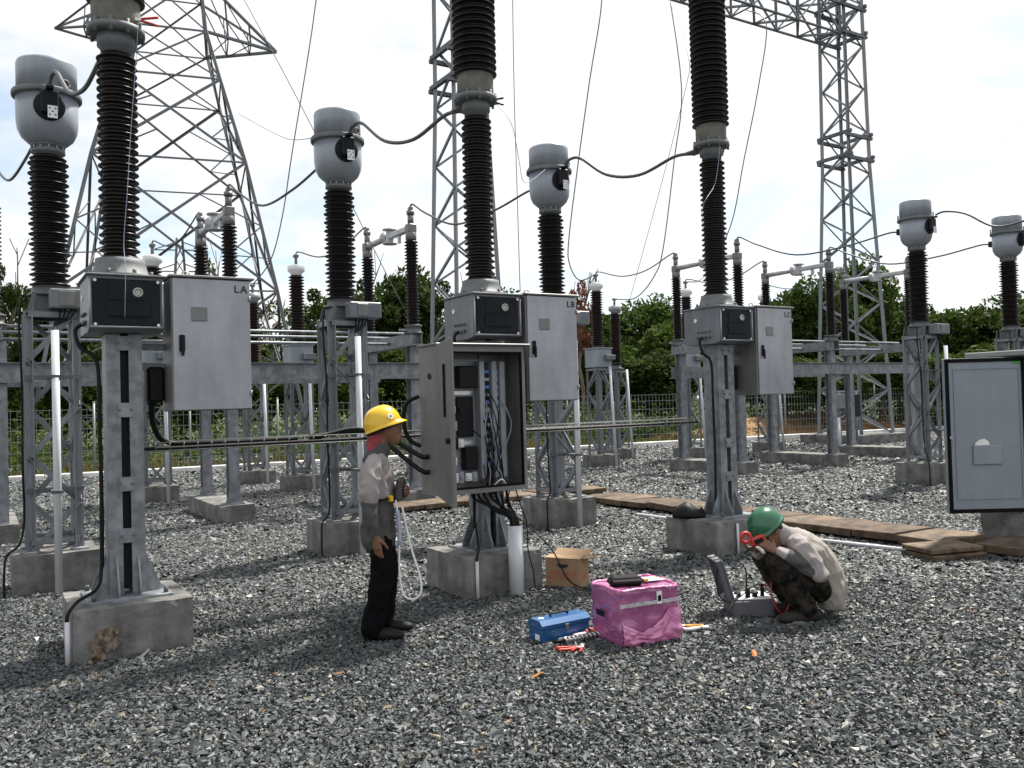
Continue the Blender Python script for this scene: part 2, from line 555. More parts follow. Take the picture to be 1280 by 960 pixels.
    me.update(calc_edges=True)
    a = me.attributes.new('stone', 'FLOAT_COLOR', 'POINT')
    C = np.concatenate(CC)
    a.data.foreach_set('color', np.concatenate([C, np.ones((len(C), 1))], 1).reshape(-1))
    m, t, b = node_mat('crushed_stone')
    at = N(t, 'ShaderNodeAttribute', attribute_name='stone')
    co = N(t, 'ShaderNodeTexCoord')
    nz = N(t, 'ShaderNodeTexNoise'); nz.inputs['Scale'].default_value = 55; nz.inputs['Detail'].default_value = 4
    t.links.new(co.outputs['Object'], nz.inputs['Vector'])
    mx = N(t, 'ShaderNodeMixRGB', blend_type='MULTIPLY'); mx.inputs[0].default_value = 1
    t.links.new(at.outputs['Color'], mx.inputs[1])
    t.links.new(ramp(t, nz.outputs['Fac'], [(0.3, (0.72, 0.72, 0.72)), (0.7, (1.15, 1.15, 1.12))]), mx.inputs[2])
    t.links.new(mx.outputs[0], b.inputs['Base Color'])
    b.inputs['Roughness'].default_value = 0.55
    me.materials.append(m)
    o = bpy.data.objects.new('gravel', me); COL.objects.link(o)
    tag(o, 'loose crushed grey stone spread over the whole yard', 'gravel', kind='stuff')
make_gravel()

# kerb
KERB = mat('white_kerb', (0.66, 0.66, 0.63), 0.8, 0, 0.2, 3)
mb = MB()
for i in range(60):
    a = FL(-24 + i * 1.5, 0.0); M = Matrix.Translation(a) @ Matrix.Rotation(FA, 4, 'Z')
    mb.box(0.01, 1.49, 0, 0.16, -0.1, 0.13, 0.02, M)
kerb = mb.build('kerb', KERB); tag(kerb, kind='structure', label='low white concrete kerb at the edge of the gravel')

# grass strip between kerb and wood
def leaf_material(name, dark, light, trans=0.35, rough=0.7):
    m = bpy.data.materials.new(name); m.use_nodes = True
    t = m.node_tree; b = t.nodes['Principled BSDF']
    out = t.nodes['Material Output']
    co = N(t, 'ShaderNodeTexCoord'); oi = N(t, 'ShaderNodeObjectInfo')
    n = N(t, 'ShaderNodeTexNoise'); n.inputs['Scale'].default_value = 1.7; n.inputs['Detail'].default_value = 3
    t.links.new(co.outputs['Object'], n.inputs['Vector'])
    w = N(t, 'ShaderNodeTexWhiteNoise'); g = N(t, 'ShaderNodeNewGeometry')
    t.links.new(g.outputs['Random Per Island'], w.inputs['Vector'])
    ad = N(t, 'ShaderNodeMath', operation='MULTIPLY_ADD'); ad.inputs[1].default_value = 0.5; 
    t.links.new(w.outputs['Value'], ad.inputs[0]); 
    sc = N(t, 'ShaderNodeMath', operation='MULTIPLY'); sc.inputs[1].default_value = 0.5
    t.links.new(n.outputs['Fac'], sc.inputs[0]); t.links.new(sc.outputs[0], ad.inputs[2])
    c = ramp(t, ad.outputs[0], [(0.2, dark), (0.8, light)])
    hs = N(t, 'ShaderNodeHueSaturation')
    mr = N(t, 'ShaderNodeMapRange'); mr.inputs[3].default_value = 0.75; mr.inputs[4].default_value = 1.2
    t.links.new(oi.outputs['Random'], mr.inputs[0]); t.links.new(mr.outputs[0], hs.inputs['Value'])
    t.links.new(c, hs.inputs['Color'])
    t.links.new(hs.outputs[0], b.inputs['Base Color'])
    b.inputs['Roughness'].default_value = rough; b.inputs['Specular IOR Level'].default_value = 0.08
    tr = N(t, 'ShaderNodeBsdfTranslucent'); t.links.new(hs.outputs[0], tr.inputs['Color'])
    ms = N(t, 'ShaderNodeMixShader'); ms.inputs[0].default_value = trans
    t.links.new(b.outputs[0], ms.inputs[1]); t.links.new(tr.outputs[0], ms.inputs[2])
    t.links.new(ms.outputs[0], out.inputs['Surface'])
    return m
LEAF = leaf_material('green_leaves', (0.017, 0.034, 0.009), (0.08, 0.12, 0.026))
LEAFY = leaf_material('yellow_green_leaves', (0.024, 0.046, 0.009), (0.09, 0.135, 0.024), 0.35)
LEAFR = leaf_material('reddish_leaves', (0.07, 0.035, 0.02), (0.2, 0.09, 0.06), 0.3)
GRASS = leaf_material('dry_grass', (0.06, 0.07, 0.016), (0.2, 0.17, 0.055), 0.3)
BARK = mat('bark', (0.13, 0.105, 0.08), 0.9, 0, 0.4, 6, bump=0.4, bscale=25)
TWIG = mat('pale_twigs', (0.3, 0.27, 0.22), 0.9, 0, 0.2, 4)

def quads_mesh(name, C, U, V, m):
    """leaf quads: centres C, half axes U, V"""
    n = len(C)
    P = np.stack([C - U, C - V * 0.8 , C + U, C + V], 1).reshape(-1, 3)
    me = bpy.data.meshes.new(name)
    me.vertices.add(n * 4); me.vertices.foreach_set('co', P.reshape(-1))
    me.loops.add(n * 4); me.loops.foreach_set('vertex_index', np.arange(n * 4, dtype=np.int32))
    me.polygons.add(n); me.polygons.foreach_set('loop_start', np.arange(0, n * 4, 4, dtype=np.int32))
    me.polygons.foreach_set('loop_total', np.full(n, 4, dtype=np.int32))
    me.update(calc_edges=True)
    me.materials.append(m)
    return me
def frames(rng, n, up=0.5):
    nrm = rng.normal(0, 1, (n, 3)); nrm[:, 2] += up
    nrm /= np.linalg.norm(nrm, axis=1, keepdims=True)
    a = np.cross(nrm, rng.normal(0, 1, (n, 3))); a /= np.linalg.norm(a, axis=1, keepdims=True)
    return a, np.cross(nrm, a)

def grass_strip():
    rng = np.random.default_rng(3)
    n = 26000
    s = rng.uniform(-14, 48, n); off = rng.uniform(0.22, 3.2, n) ** 1.0
    h = 0.08 + 0.22 * rng.random(n) * np.clip((off - 0.2) / 1.5, 0.2, 1.3) * (0.5 + 0.9 * (np.sin(s * 0.9) * np.sin(s * 0.37 + 1) > 0.1))
    base = np.array(FP)[None] + np.array(FD)[None] * s[:, None] + np.array(FN)[None] * off[:, None]
    base[:, 2] = -0.06 + h * 0.5
    U = np.stack([rng.normal(0, 0.25, n) * h, rng.normal(0, 0.25, n) * h, h * 0.6], 1)
    ang = rng.uniform(0, 6.28, n)
    V = np.stack([np.cos(ang), np.sin(ang), np.zeros(n)], 1) * 0.022
    o = bpy.data.objects.new('grass', quads_mesh('grass', base, U, V, GRASS)); COL.objects.link(o)
    tag(o, 'dry yellowing grass in a strip along the fence', 'grass', kind='stuff')
grass_strip()

def undergrowth():
    rng = np.random.default_rng(5)
    C = []; L = []
    for k in range(1000):
        s = rng.uniform(-16, 50); off = rng.uniform(1.9, 9.0) if k < 600 else rng.uniform(9, 17)
        p = FL(s, off)
        hgt = rng.uniform(0.3, 0.9) * (0.8 + min(off, 9) * 0.34)
        if 26 < s < 34 and off < 4: hgt *= 0.45
        m = 70
        q = rng.normal(0, 1, (m, 3)); q /= np.linalg.norm(q, axis=1, keepdims=True)
        q *= rng.uniform(0.5, 1.0, (m, 1)) ** 0.5 * np.array([0.95, 0.95, hgt])
        q[:, 2] = np.abs(q[:, 2]) + rng.uniform(0, 0.3)
        C.append(q + np.array(p)); L.append(rng.uniform(0.04, 0.10, m))
    C = np.concatenate(C); L = np.concatenate(L)[:, None]
    a, b2 = frames(rng, len(C), 0.8)
    o = bpy.data.objects.new('undergrowth', quads_mesh('undergrowth', C, a * L, b2 * L * 0.55, LEAFY)); COL.objects.link(o)
    tag(o, 'tangled green undergrowth along the wood behind the fence', 'undergrowth', kind='stuff')
undergrowth()
# orange soil bank behind the kerb on the right
SOIL = mat('orange_soil', (0.22, 0.12, 0.05), 0.95, 0, 0.4, 2, bump=0.6, bscale=6)
mb = MB()
vs = []; fs = []
nx, ny = 26, 8
for j in range(ny):
    for i in range(nx):
        u, v = i / (nx - 1), j / (ny - 1)
        p = FL(21.5 + u * 14, 0.6 + v * 4.5)
        z = 1.0 * math.sin(math.pi * u) ** 0.7 * math.sin(math.pi * min(v * 0.75, 1)) * (0.75 + 0.5 * noise.noise(Vector((u * 6, v * 3, 1)))) - 0.08
        vs.append((p.x, p.y, z))
for j in range(ny - 1):
    for i in range(nx - 1):
        a = j * nx + i
        fs.append((a, a + 1, a + nx + 1, a + nx))
mb.add(vs, fs, True)
o = mb.build('soil_bank', SOIL); tag(o, kind='structure', label='bank of bare orange soil beyond the kerb')

# ---------------------------------------------------------------- fence
FEN = mat('fence_wire', (0.26, 0.29, 0.28), 0.5, 0.3, 0.1)
fence = thing('mesh_fence', 'welded grey wire mesh fence in front of the wood', 'fence', FL(-16, 1.0), FA)
pm = MB()
pw, ph = 2.4, 1.85
for i in range(17):
    x = i * 0.15
    pm.box(x - .004, x + .004, -.004, .004, 0.05, ph)
for z in (0.1, 0.4, 0.7, 1.0, 1.3, 1.6, 1.82):
    pm.box(0, pw, -.013, -.004, z - .006, z + .006)
panel_me = pm.mesh('wire_panel', FEN)
qm = MB(); qm.cyl((0, 0, 0), (0, 0, 2.0), 0.03, n=8); qm.lathe([(0.035, 2.0), (0.035, 2.03), (0.0, 2.04)], 8)
post_me = qm.mesh('fence_post', FEN)
for i in range(28):
    shared('wire_panel', panel_me, fence, (i * 2.45 + 0.03, 0, -0.05))
    shared('post', post_me, fence, (i * 2.45, 0.03, -0.06))

# ---------------------------------------------------------------- trees
def crown_mesh(name, seed, nclump, nleaf, m, flat=1.0, ls=0.085, spread=1.0, clr=0.36):
    rng = np.random.default_rng(seed)
    C = []; L = []
    for k in range(nclump):
        d = rng.normal(0, 1, 3); d /= np.linalg.norm(d)
        r = rng.uniform(0.25, 0.95) ** 0.6 * 0.78 * spread
        cc = d * r * np.array([1, 1, flat])
        cr_ = clr * rng.uniform(0.55, 1.15)
        q = rng.normal(0, 1, (nleaf, 3)); q /= np.linalg.norm(q, axis=1, keepdims=True)
        q *= cr_ * rng.uniform(0.45, 1.0, (nleaf, 1)) ** 0.5 * np.array([1, 1, 0.8])
        C.append(cc + q); L.append(rng.uniform(0.6, 1.3, nleaf) * ls)
    C = np.concatenate(C); L = np.concatenate(L)[:, None]
    a, b2 = frames(rng, len(C), 0.7)
    return quads_mesh(name, C, a * L, b2 * L * 0.5, m)
CROWN = [crown_mesh('crown', 21, 62, 190, LEAF, 1.0, 0.06), crown_mesh('crown', 22, 54, 210, LEAF, 1.0, 0.058),
         crown_mesh('crown', 23, 34, 170, LEAF, 1.0, 0.055, 1.1, 0.27), crown_mesh('crown', 24, 58, 190, LEAFY, 1.0, 0.062),
         crown_mesh('crown', 25, 24, 120, LEAFR, 1.0, 0.06, 1.0, 0.26), crown_mesh('crown', 26, 24, 120, LEAF, 1.0, 0.05, 1.15, 0.22)]
def trunk_mesh(name, seed, m, thin=1.0, limbs=7):
    """unit tree: ground at z=0, crown centre at z=1; the crown has radius ~0.6 here"""
    rnd = random.Random(seed)
    mb = MB()
    pts = [Vector((0, 0, -0.03))]
    for k in range(1, 6):
        pts.append(Vector((rnd.uniform(-.03, .03) * k, rnd.uniform(-.03, .03) * k, k * 0.22)))
    mb.tube(pts, 0, 8, 3, rads=[0.05 * thin * (1 - 0.045 * i) for i in range(16)])
    for k in range(limbs):
        b0 = pts[2 + k % 3].lerp(pts[3 + k % 3], rnd.random())
        a = rnd.uniform(0, 6.28); l = rnd.uniform(.3, .5)
        e = b0 + Vector((math.cos(a) * l, math.sin(a) * l, rnd.uniform(.2, .45)))
        mid = b0.lerp(e, .5) + Vector((0, 0, -.04))
        mb.tube([b0, mid, e], 0, 5, 3, rads=[0.02 * thin * (1 - .11 * i) for i in range(7)])
        for q in range(3):
            e2 = mid.lerp(e, rnd.random()) 
            f = e2 + Vector((rnd.uniform(-.2, .2), rnd.uniform(-.2, .2), rnd.uniform(.02, .22)))
            mb.tube([e2, f], 0.006 * thin, 4)
    return mb.mesh(name, m)
TRUNK = [trunk_mesh('trunk', s, BARK) for s in (1, 2, 3)] + [trunk_mesh('trunk', 9, TWIG, 0.8, 12)]
# x, y, height of crown top, crown radius, crown kind, trunk kind, label
TREES = [
    (-17.5, 30.0, 7.1, 0.95, 2, 0, 'sparse dark tree rising behind the leftmost post'),
    (-19.3, 36.0, 7.5, 1.34, 1, 1, 'dark tree showing through the leftmost lattice support'),
    (-21.4, 33.0, 7.6, 1.84, 0, 1, 'dense dark tree at the left end of the wood'),
    (-19.8, 42.0, 8.1, 2.34, 0, 0, 'dense dark tree under the left leg of the power line tower'),
    (-13.9, 40.0, 9.1, 0.97, 5, 2, 'thin tall tree rising above the cabinet lettered L A'),
    (-17.3, 44.0, 7.7, 1.88, 1, 2, 'dark bushy tree behind the column of the first breaker'),
    (-11.3, 40.0, 6.9, 1.56, 5, 3, 'loose twiggy tree with pale stems below the tower'),
    (-8.6, 38.0, 7.0, 1.56, 2, 3, 'open pale stemmed tree behind the rusty arrester'),
    (-6.8, 40.0, 7.8, 1.49, 2, 0, 'loose tall tree behind the middle current transformer'),
    (-5.1, 42.0, 8.5, 1.80, 0, 1, 'broad dark tree left of the middle gantry column'),
    (-2.9, 40.0, 7.6, 1.64, 2, 1, 'open tree seen through the middle gantry column'),
    (-0.7, 44.0, 7.3, 2.29, 0, 2, 'dark tree hidden behind the open control cabinet'),
    (2.3, 46.0, 7.1, 2.14, 1, 0, 'dark tree behind the cabinet lettered L B'),
    (2.8, 34.0, 6.6, 0.82, 4, 2, 'small tree with reddish leaves beside the cabinet lettered L B'),
    (3.6, 37.0, 5.9, 1.03, 3, 1, 'yellow green tree behind the slim voltage transformer'),
    (7.2, 46.0, 7.1, 2.05, 0, 0, 'rounded dark tree between two voltage transformers'),
    (8.3, 42.0, 5.8, 2.03, 3, 1, 'bright green low tree behind the third breaker'),
    (5.4, 44.0, 4.8, 1.80, 3, 2, 'low bright tree behind the mesh fence'),
    (12.0, 48.0, 6.9, 2.14, 1, 1, 'dark tree behind the drive box of the third breaker'),
    (13.9, 44.0, 6.9, 1.80, 0, 2, 'bushy tree beside the cabinet lettered L C'),
    (14.3, 40.0, 7.4, 1.71, 1, 0, 'tall dark tree left of the right gantry column'),
    (17.8, 44.0, 8.5, 2.13, 0, 1, 'tallest dark tree standing behind the right gantry column'),
    (20.7, 46.0, 7.4, 1.80, 1, 2, 'dark tree just right of the right gantry column'),
    (20.8, 42.0, 5.7, 1.88, 3, 0, 'bright green tree behind the fourth current transformer'),
    (21.5, 40.0, 5.8, 1.71, 3, 2, 'bright bushy tree above the open grey door'),
    (25.5, 44.0, 6.8, 1.96, 1, 1, 'dark tree behind the last current transformer'),
    (26.3, 42.0, 6.2, 2.34, 0, 0, 'dense tree at the right end of the wood'),
    (30.5, 44.0, 6.9, 2.46, 0, 2, 'big dark tree past the right end of the yard'),
    (16.3, 38.0, 4.1, 1.56, 3, 1, 'low bright shrubby tree behind the right gantry column'),
    (11.2, 40.0, 4.0, 1.86, 3, 0, 'low bright shrubby tree behind the disconnector posts'),
    (-6.9, 34.0, 4.1, 1.45, 3, 1, 'low green shrubby tree behind the mesh fence panels'),
    (-2.6, 36.0, 4.1, 1.67, 3, 2, 'low green shrubby tree behind the worker in the yellow helmet'),
    (0.7, 38.0, 4.1, 1.63, 3, 0, 'low green shrubby tree behind the open control cabinet'),
    (-9.8, 34.0, 3.9, 1.45, 3, 2, 'low green shrubby tree under the pale twigs'),
    (-12.2, 32.0, 3.7, 1.37, 0, 1, 'low dark shrubby tree behind the breaker column'),
    (-15.3, 30.0, 3.8, 1.28, 0, 2, 'low dark shrubby tree behind the white conduit'),
    (-16.7, 29.0, 3.6, 1.08, 3, 0, 'low green shrubby tree behind the leftmost foundation'),
    (19.1, 38.0, 3.5, 1.77, 3, 2, 'low bright shrubby tree beside the open grey door'),
    (21.2, 36.0, 3.8, 2.01, 3, 1, 'low bright shrubby tree behind the large cabinet'),
    (-5.3, 36.0, 4.5, 1.54, 0, 2, 'low dark shrubby tree between two lattice supports'),
    (6.4, 38.0, 3.8, 1.77, 0, 1, 'low dark shrubby tree behind the kerb'),
    (12.8, 36.0, 3.4, 1.67, 3, 0, 'low bright shrubby tree on the soil bank'),
    (-15.2, 34.0, 4.7, 1.58, 0, 0, 'low dark shrubby tree beside the lattice tower leg'),
    (3.8, 40.0, 4.2, 1.86, 0, 2, 'low dark shrubby tree behind the slim lattice stands'),
]
BACK = [(-24, 44, 8), (-19, 46, 7.5), (-15, 48, 7), (-11.5, 47, 6.6), (-8, 48, 7.2), (-4.5, 49, 6.8), (-1, 50, 6.5), (2.5, 50, 6.2), (6, 51, 6.0), (9.5, 52, 6.0), (13, 52, 7.2), (16.5, 52, 7.6), (20, 52, 6.6), (23.5, 52, 6.4), (27, 51, 6.6), (31, 50, 7)]
for i, (x, y, h) in enumerate(BACK):
    TREES.append((x, y, h * (.72 + .3 * ((i * 37) % 10) / 10), 2.0, i % 2, i % 3, 'dense tree in the back row of the wood, mostly hidden by the nearer trees'))
for x, y, h, r, ck, tk, lab in TREES:
    t_ = thing('tree', lab, 'tree', (x, y, -0.06), random.uniform(0, 6.28), 'trees of the wood behind the fence')
    rz_ = (0.40 if ck in (0, 1, 3) else 0.30) * h
    zc = h - rz_ * 0.95
    rx_ = r * (1.35 if ck in (0, 1, 3) else 1.15)
    shared('trunk', TRUNK[tk], t_, (0, 0, 0), (0, 0, 0), (1.6 + r * .5, 1.6 + r * .5, zc))
    shared('crown', CROWN[ck], t_, (0, 0, zc), (0, 0, 0), (rx_, rx_, rz_))

# ---------------------------------------------------------------- transmission tower
tt = thing('transmission_tower', 'tall lattice power line tower with cross arms beyond the fence', 'tower', (-13.25, 34.0, 0), R(20))
LV = [(0, 4.65), (6.0, 3.66), (11.0, 2.68), (14.4, 1.85), (16.4, 1.38), (18.6, 1.2), (20.8, 1.05), (23, 0.9)]
CS = [(-1, -1), (1, -1), (1, 1), (-1, 1)]
for k in range(len(LV) - 1):
    (za, ha), (zb, hb) = LV[k], LV[k + 1]
    for i in range(4):
        a, b_ = CS[i], CS[(i + 1) % 4]
        bar(tt, (a[0] * ha, a[1] * ha, za), (a[0] * hb, a[1] * hb, zb), 0.145, 'leg', TOWER, i * R(90))
        P = lambda c, h, z, f=0.99: Vector((c[0] * h * f, c[1] * h * f, z))
        a0, b0, a1, b1 = P(a, ha, za), P(b_, ha, za), P(a, hb, zb), P(b_, hb, zb)
        bw = 0.095 if k < 3 else 0.06
        bar(tt, a0, b1, bw, 'brace', TOWER); bar(tt, b0, a1, bw, 'brace', TOWER, R(180))
        if k: bar(tt, a0, b0, 0.06, 'strut', TOWER)
        X = (a0 + b1 + b0 + a1) / 4
        if k < 3:
            # secondary members between leg and diagonals
            for (l0, l1) in ((a0, a1), (b0, b1)):
                lm = l0.lerp(l1, 0.5)
                other1 = b1 if l0 is a0 else a1
                other0 = b0 if l0 is a0 else a0
                q1 = l0.lerp(other1, 0.27); q2 = l1.lerp(other0, 0.27)
                bar(tt, lm, q1, 0.05, 'strut', TOWER); bar(tt, lm, q2, 0.05, 'strut', TOWER)
                bar(tt, l0.lerp(l1, .25), q1, 0.04, 'strut', TOWER)
for za, zb, ln in ((16.4, 18.6, 4.1), (20.8, 23, 3.6)):
    ha = 1.35 if za < 18 else 1.05
    for sx in (-1, 1):
        tip = Vector((sx * ln, 0, za + 0.05))
        for sy in (-1, 1):
            lo = Vector((sx * ha, sy * ha, za)); up = Vector((sx * ha * .9, sy * ha * .9, zb))
            bar(tt, lo, tip, 0.10, 'arm_chord', TOWER); bar(tt, up, tip, 0.09, 'arm_chord', TOWER)
            for f in (.3, .62):
                bar(tt, lo.lerp(tip, f), up.lerp(tip, f), 0.05, 'strut', TOWER)
                bar(tt, lo.lerp(tip, f), up.lerp(tip, f - .3), 0.05, 'strut', TOWER)
        for f in (.3, .62):
            A_ = Vector((sx * ha, -ha, za)).lerp(tip, f); B_ = Vector((sx * ha, ha, za)).lerp(tip, f)
            bar(tt, A_, B_, 0.05, 'strut', TOWER)
            bar(tt, A_, Vector((sx * ha, ha, za)).lerp(tip, f - .3), 0.05, 'strut', TOWER)
# far tower
ft = thing('transmission_tower', 'small far-off power line tower above the tree tops', 'tower', (-69, 180, 0), R(15))
for i in range(4):
    a = CS[i]; b_ = CS[(i + 1) % 4]
    bar(ft, (a[0] * 3, a[1] * 3, 0), (a[0] * .6, a[1] * .6, 38), 0.35, 'leg', TOWER)
    for k in range(7):
        za, zb = 12 + k * 3.6, 15.6 + k * 3.6
        ha, hb = 3 - 2.4 * za / 38, 3 - 2.4 * zb / 38
        p, q = (a, b_) if k % 2 else (b_, a)
        bar(ft, (p[0] * ha, p[1] * ha, za), (q[0] * hb, q[1] * hb, zb), 0.2, 'brace', TOWER)
for z in (26, 31, 35.5):
    for sx in (-1, 1):
        bar(ft, (sx * .9, 0, z), (sx * 5, 0, z), 0.25, 'arm_chord', TOWER); bar(ft, (sx * .8, 0, z + 1.6), (sx * 5, 0, z + .1), 0.22, 'arm_chord', TOWER)

# ---------------------------------------------------------------- gantry: two lattice columns and a beam
ga = thing('line_gantry', 'lattice steel gantry of two columns carrying a high beam', 'gantry', B(6.3, 11.5, 0), TH)
GS = 14.6
ZT, ZB = 16.0, 13.4
def gcol(root, x0, sc):
    hw = lambda z: sc * (0.83 - 0.37 * min(z / 11.0, 1.0))
    zs = [0.3 + 0.714 * i for i in range(23)]
    for i in range(4):
        a, b_ = CS[i], CS[(i + 1) % 4]
        for z0, z1 in ((0.3, 9.1), (9.1, 16.0)):
            bar(root, (x0 + a[0] * hw(z0), a[1] * hw(z0), z0), (x0 + a[0] * hw(z1), a[1] * hw(z1), z1), 0.10, 'leg', GALV, i * R(90))
        for k in range(22):
            h0, h1 = hw(zs[k]) * .98, hw(zs[k + 1]) * .98
            p, q = (a, b_) if (k + i) % 2 else (b_, a)
            bar(root, (x0 + p[0] * h0, p[1] * h0, zs[k]), (x0 + q[0] * h1, q[1] * h1, zs[k + 1]), 0.055, 'brace', GALV)
        for zc_ in (9.3, 10.05, 13.45, 14.35):
            h = hw(zc_) + 0.16
            if i % 2 == 0:
                mb = MB(); y = a[1] * (hw(zc_) + .05)
                mb.box(x0 - h, x0 + h, y - .05, y + .05, zc_ - .05, zc_ + .05)
                mb.build('collar', GALV_D, root)
            else:
                mb = MB(); x = x0 + a[0] * (hw(zc_) + .05)
                mb.box(x - .05, x + .05, -h, h, zc_ + .06, zc_ + .16)
                mb.build('collar', GALV_D, root)
gcol(ga, 0, 0.86); gcol(ga, GS, 1.0)
bx0, bx1 = -9.5, GS + 0.4
nb = 24
for sy in (-1, 1):
    for z in (ZB, ZB + 1.0):
        bar(ga, (bx0, sy * .45, z), (bx1, sy * .45, z), 0.085, 'beam_chord', GALV, R(90))
for k in range(nb):
    xa, xb = bx0 + (bx1 - bx0) * k / nb, bx0 + (bx1 - bx0) * (k + 1) / nb
    for sy in (-1, 1):
        za, zb = (ZB, ZB + 1.0) if k % 2 else (ZB + 1.0, ZB)
        bar(ga, (xa, sy * .44, za), (xb, sy * .44, zb), 0.05, 'brace', GALV)
        bar(ga, (xa, sy * .44, ZB), (xa, sy * .44, ZB + 1.0), 0.055, 'strut', GALV)
    for z in (ZB, ZB + 1.0):
        ya = -.44 if k % 2 else .44
        bar(ga, (xa, ya, z), (xb, -ya, z), 0.06, 'brace', GALV)
        bar(ga, (xa, -.44, z), (xa, .44, z), 0.055, 'strut', GALV)

# ================================================================== APPARATUS
def foundation(loc, sx, sy, h, label, rz=TH, group='concrete foundations'):
    # rough cast block: uneven faces, worn edges
    bm = bmesh.new(); bmesh.ops.create_cube(bm, size=1); bmesh.ops.subdivide_edges(bm, edges=bm.edges, cuts=11, use_grid_fill=True)
    sd = loc[0] * 3.1 + loc[1]
    for v in bm.verts:
        p = v.co.copy()
        on = sum(abs(abs(c_) - .5) < 1e-4 for c_ in p)
        q = Vector((p.x * sx, p.y * sy, -.25 + (p.z + .5) * (h + .25)))
        n_ = noise.noise_vector(Vector((q.x * 4 + sd, q.y * 4, q.z * 4))) * .005 + noise.noise_vector(Vector((q.x * 17 + sd, q.y * 17, q.z * 17))) * .0035
        if on >= 2:
            w_ = .003 + .014 * max(0, noise.noise(Vector((q.x * 9 + sd, q.y * 9, q.z * 9 + 3))))
            q -= Vector((math.copysign(w_, p.x) if abs(abs(p.x) - .5) < 1e-4 else 0, math.copysign(w_, p.y) if abs(abs(p.y) - .5) < 1e-4 else 0, w_ if p.z > .499 else 0))
        if p.z > .499: n_.z = -abs(n_.z) * .5
        v.co = q + n_
    me = bpy.data.meshes.new('concrete_foundation'); bm.to_mesh(me); bm.free()
    me.materials.append(CONC)
    o = bpy.data.objects.new('concrete_foundation', me); COL.objects.link(o)
    o.location = loc; o.rotation_euler = (0, 0, rz)
    me.polygons.foreach_set('use_smooth', [False] * len(me.polygons))
    return tag(o, label, 'foundation', group)
def ins_profile(rc, rs, z0, z1, n, alt=0.0):
    p = (z1 - z0) / n
    pr = [(rc, z0)]
    for k in range(n):
        z = z0 + k * p
        r = rs if (k % 2 == 0 or not alt) else rs * (1 - alt)
        pr += [(rc, z + .08 * p), (r - .012, z + .16 * p), (r, z + .2 * p), (r, z + .3 * p), (r - .012, z + .40 * p), (rc + .012, z + .72 * p)]
    pr.append((rc, z1))
    return pr
def text_obj(s, size, parent, loc, rot, m, depth=0.002, name='lettering', font=None):
    cu = bpy.data.curves.new('txt', 'FONT'); cu.body = s; cu.size = size; cu.extrude = depth
    cu.align_x = 'CENTER'; cu.offset = .0015; cu.space_character = 1.25
    o = bpy.data.objects.new('txt', cu); COL.objects.link(o)
    dg = bpy.context.evaluated_depsgraph_get(); dg.update()
    me = bpy.data.meshes.new_from_object(o.evaluated_get(dg)); me.name = name
    bpy.data.objects.remove(o); bpy.data.curves.remove(cu)
    me.materials.clear(); me.materials.append(m)
    q = bpy.data.objects.new(name, me); COL.objects.link(q)
    q.parent = parent; q.location = loc; q.rotation_euler = rot
    return q
INK = mat('black_ink', (0.02, 0.02, 0.02), 0.6)
CHROME = mat('bright_fitting', (0.55, 0.55, 0.55), 0.3, 0.8)
GLASS = mat('grey_window', (0.10, 0.12, 0.12), 0.12, 0, 0.15, 3, spec=0.7)
SIGHT = mat('pale_dial', (0.35, 0.36, 0.33), 0.3)
REDP = mat('red_plastic', (0.45, 0.03, 0.02), 0.45)

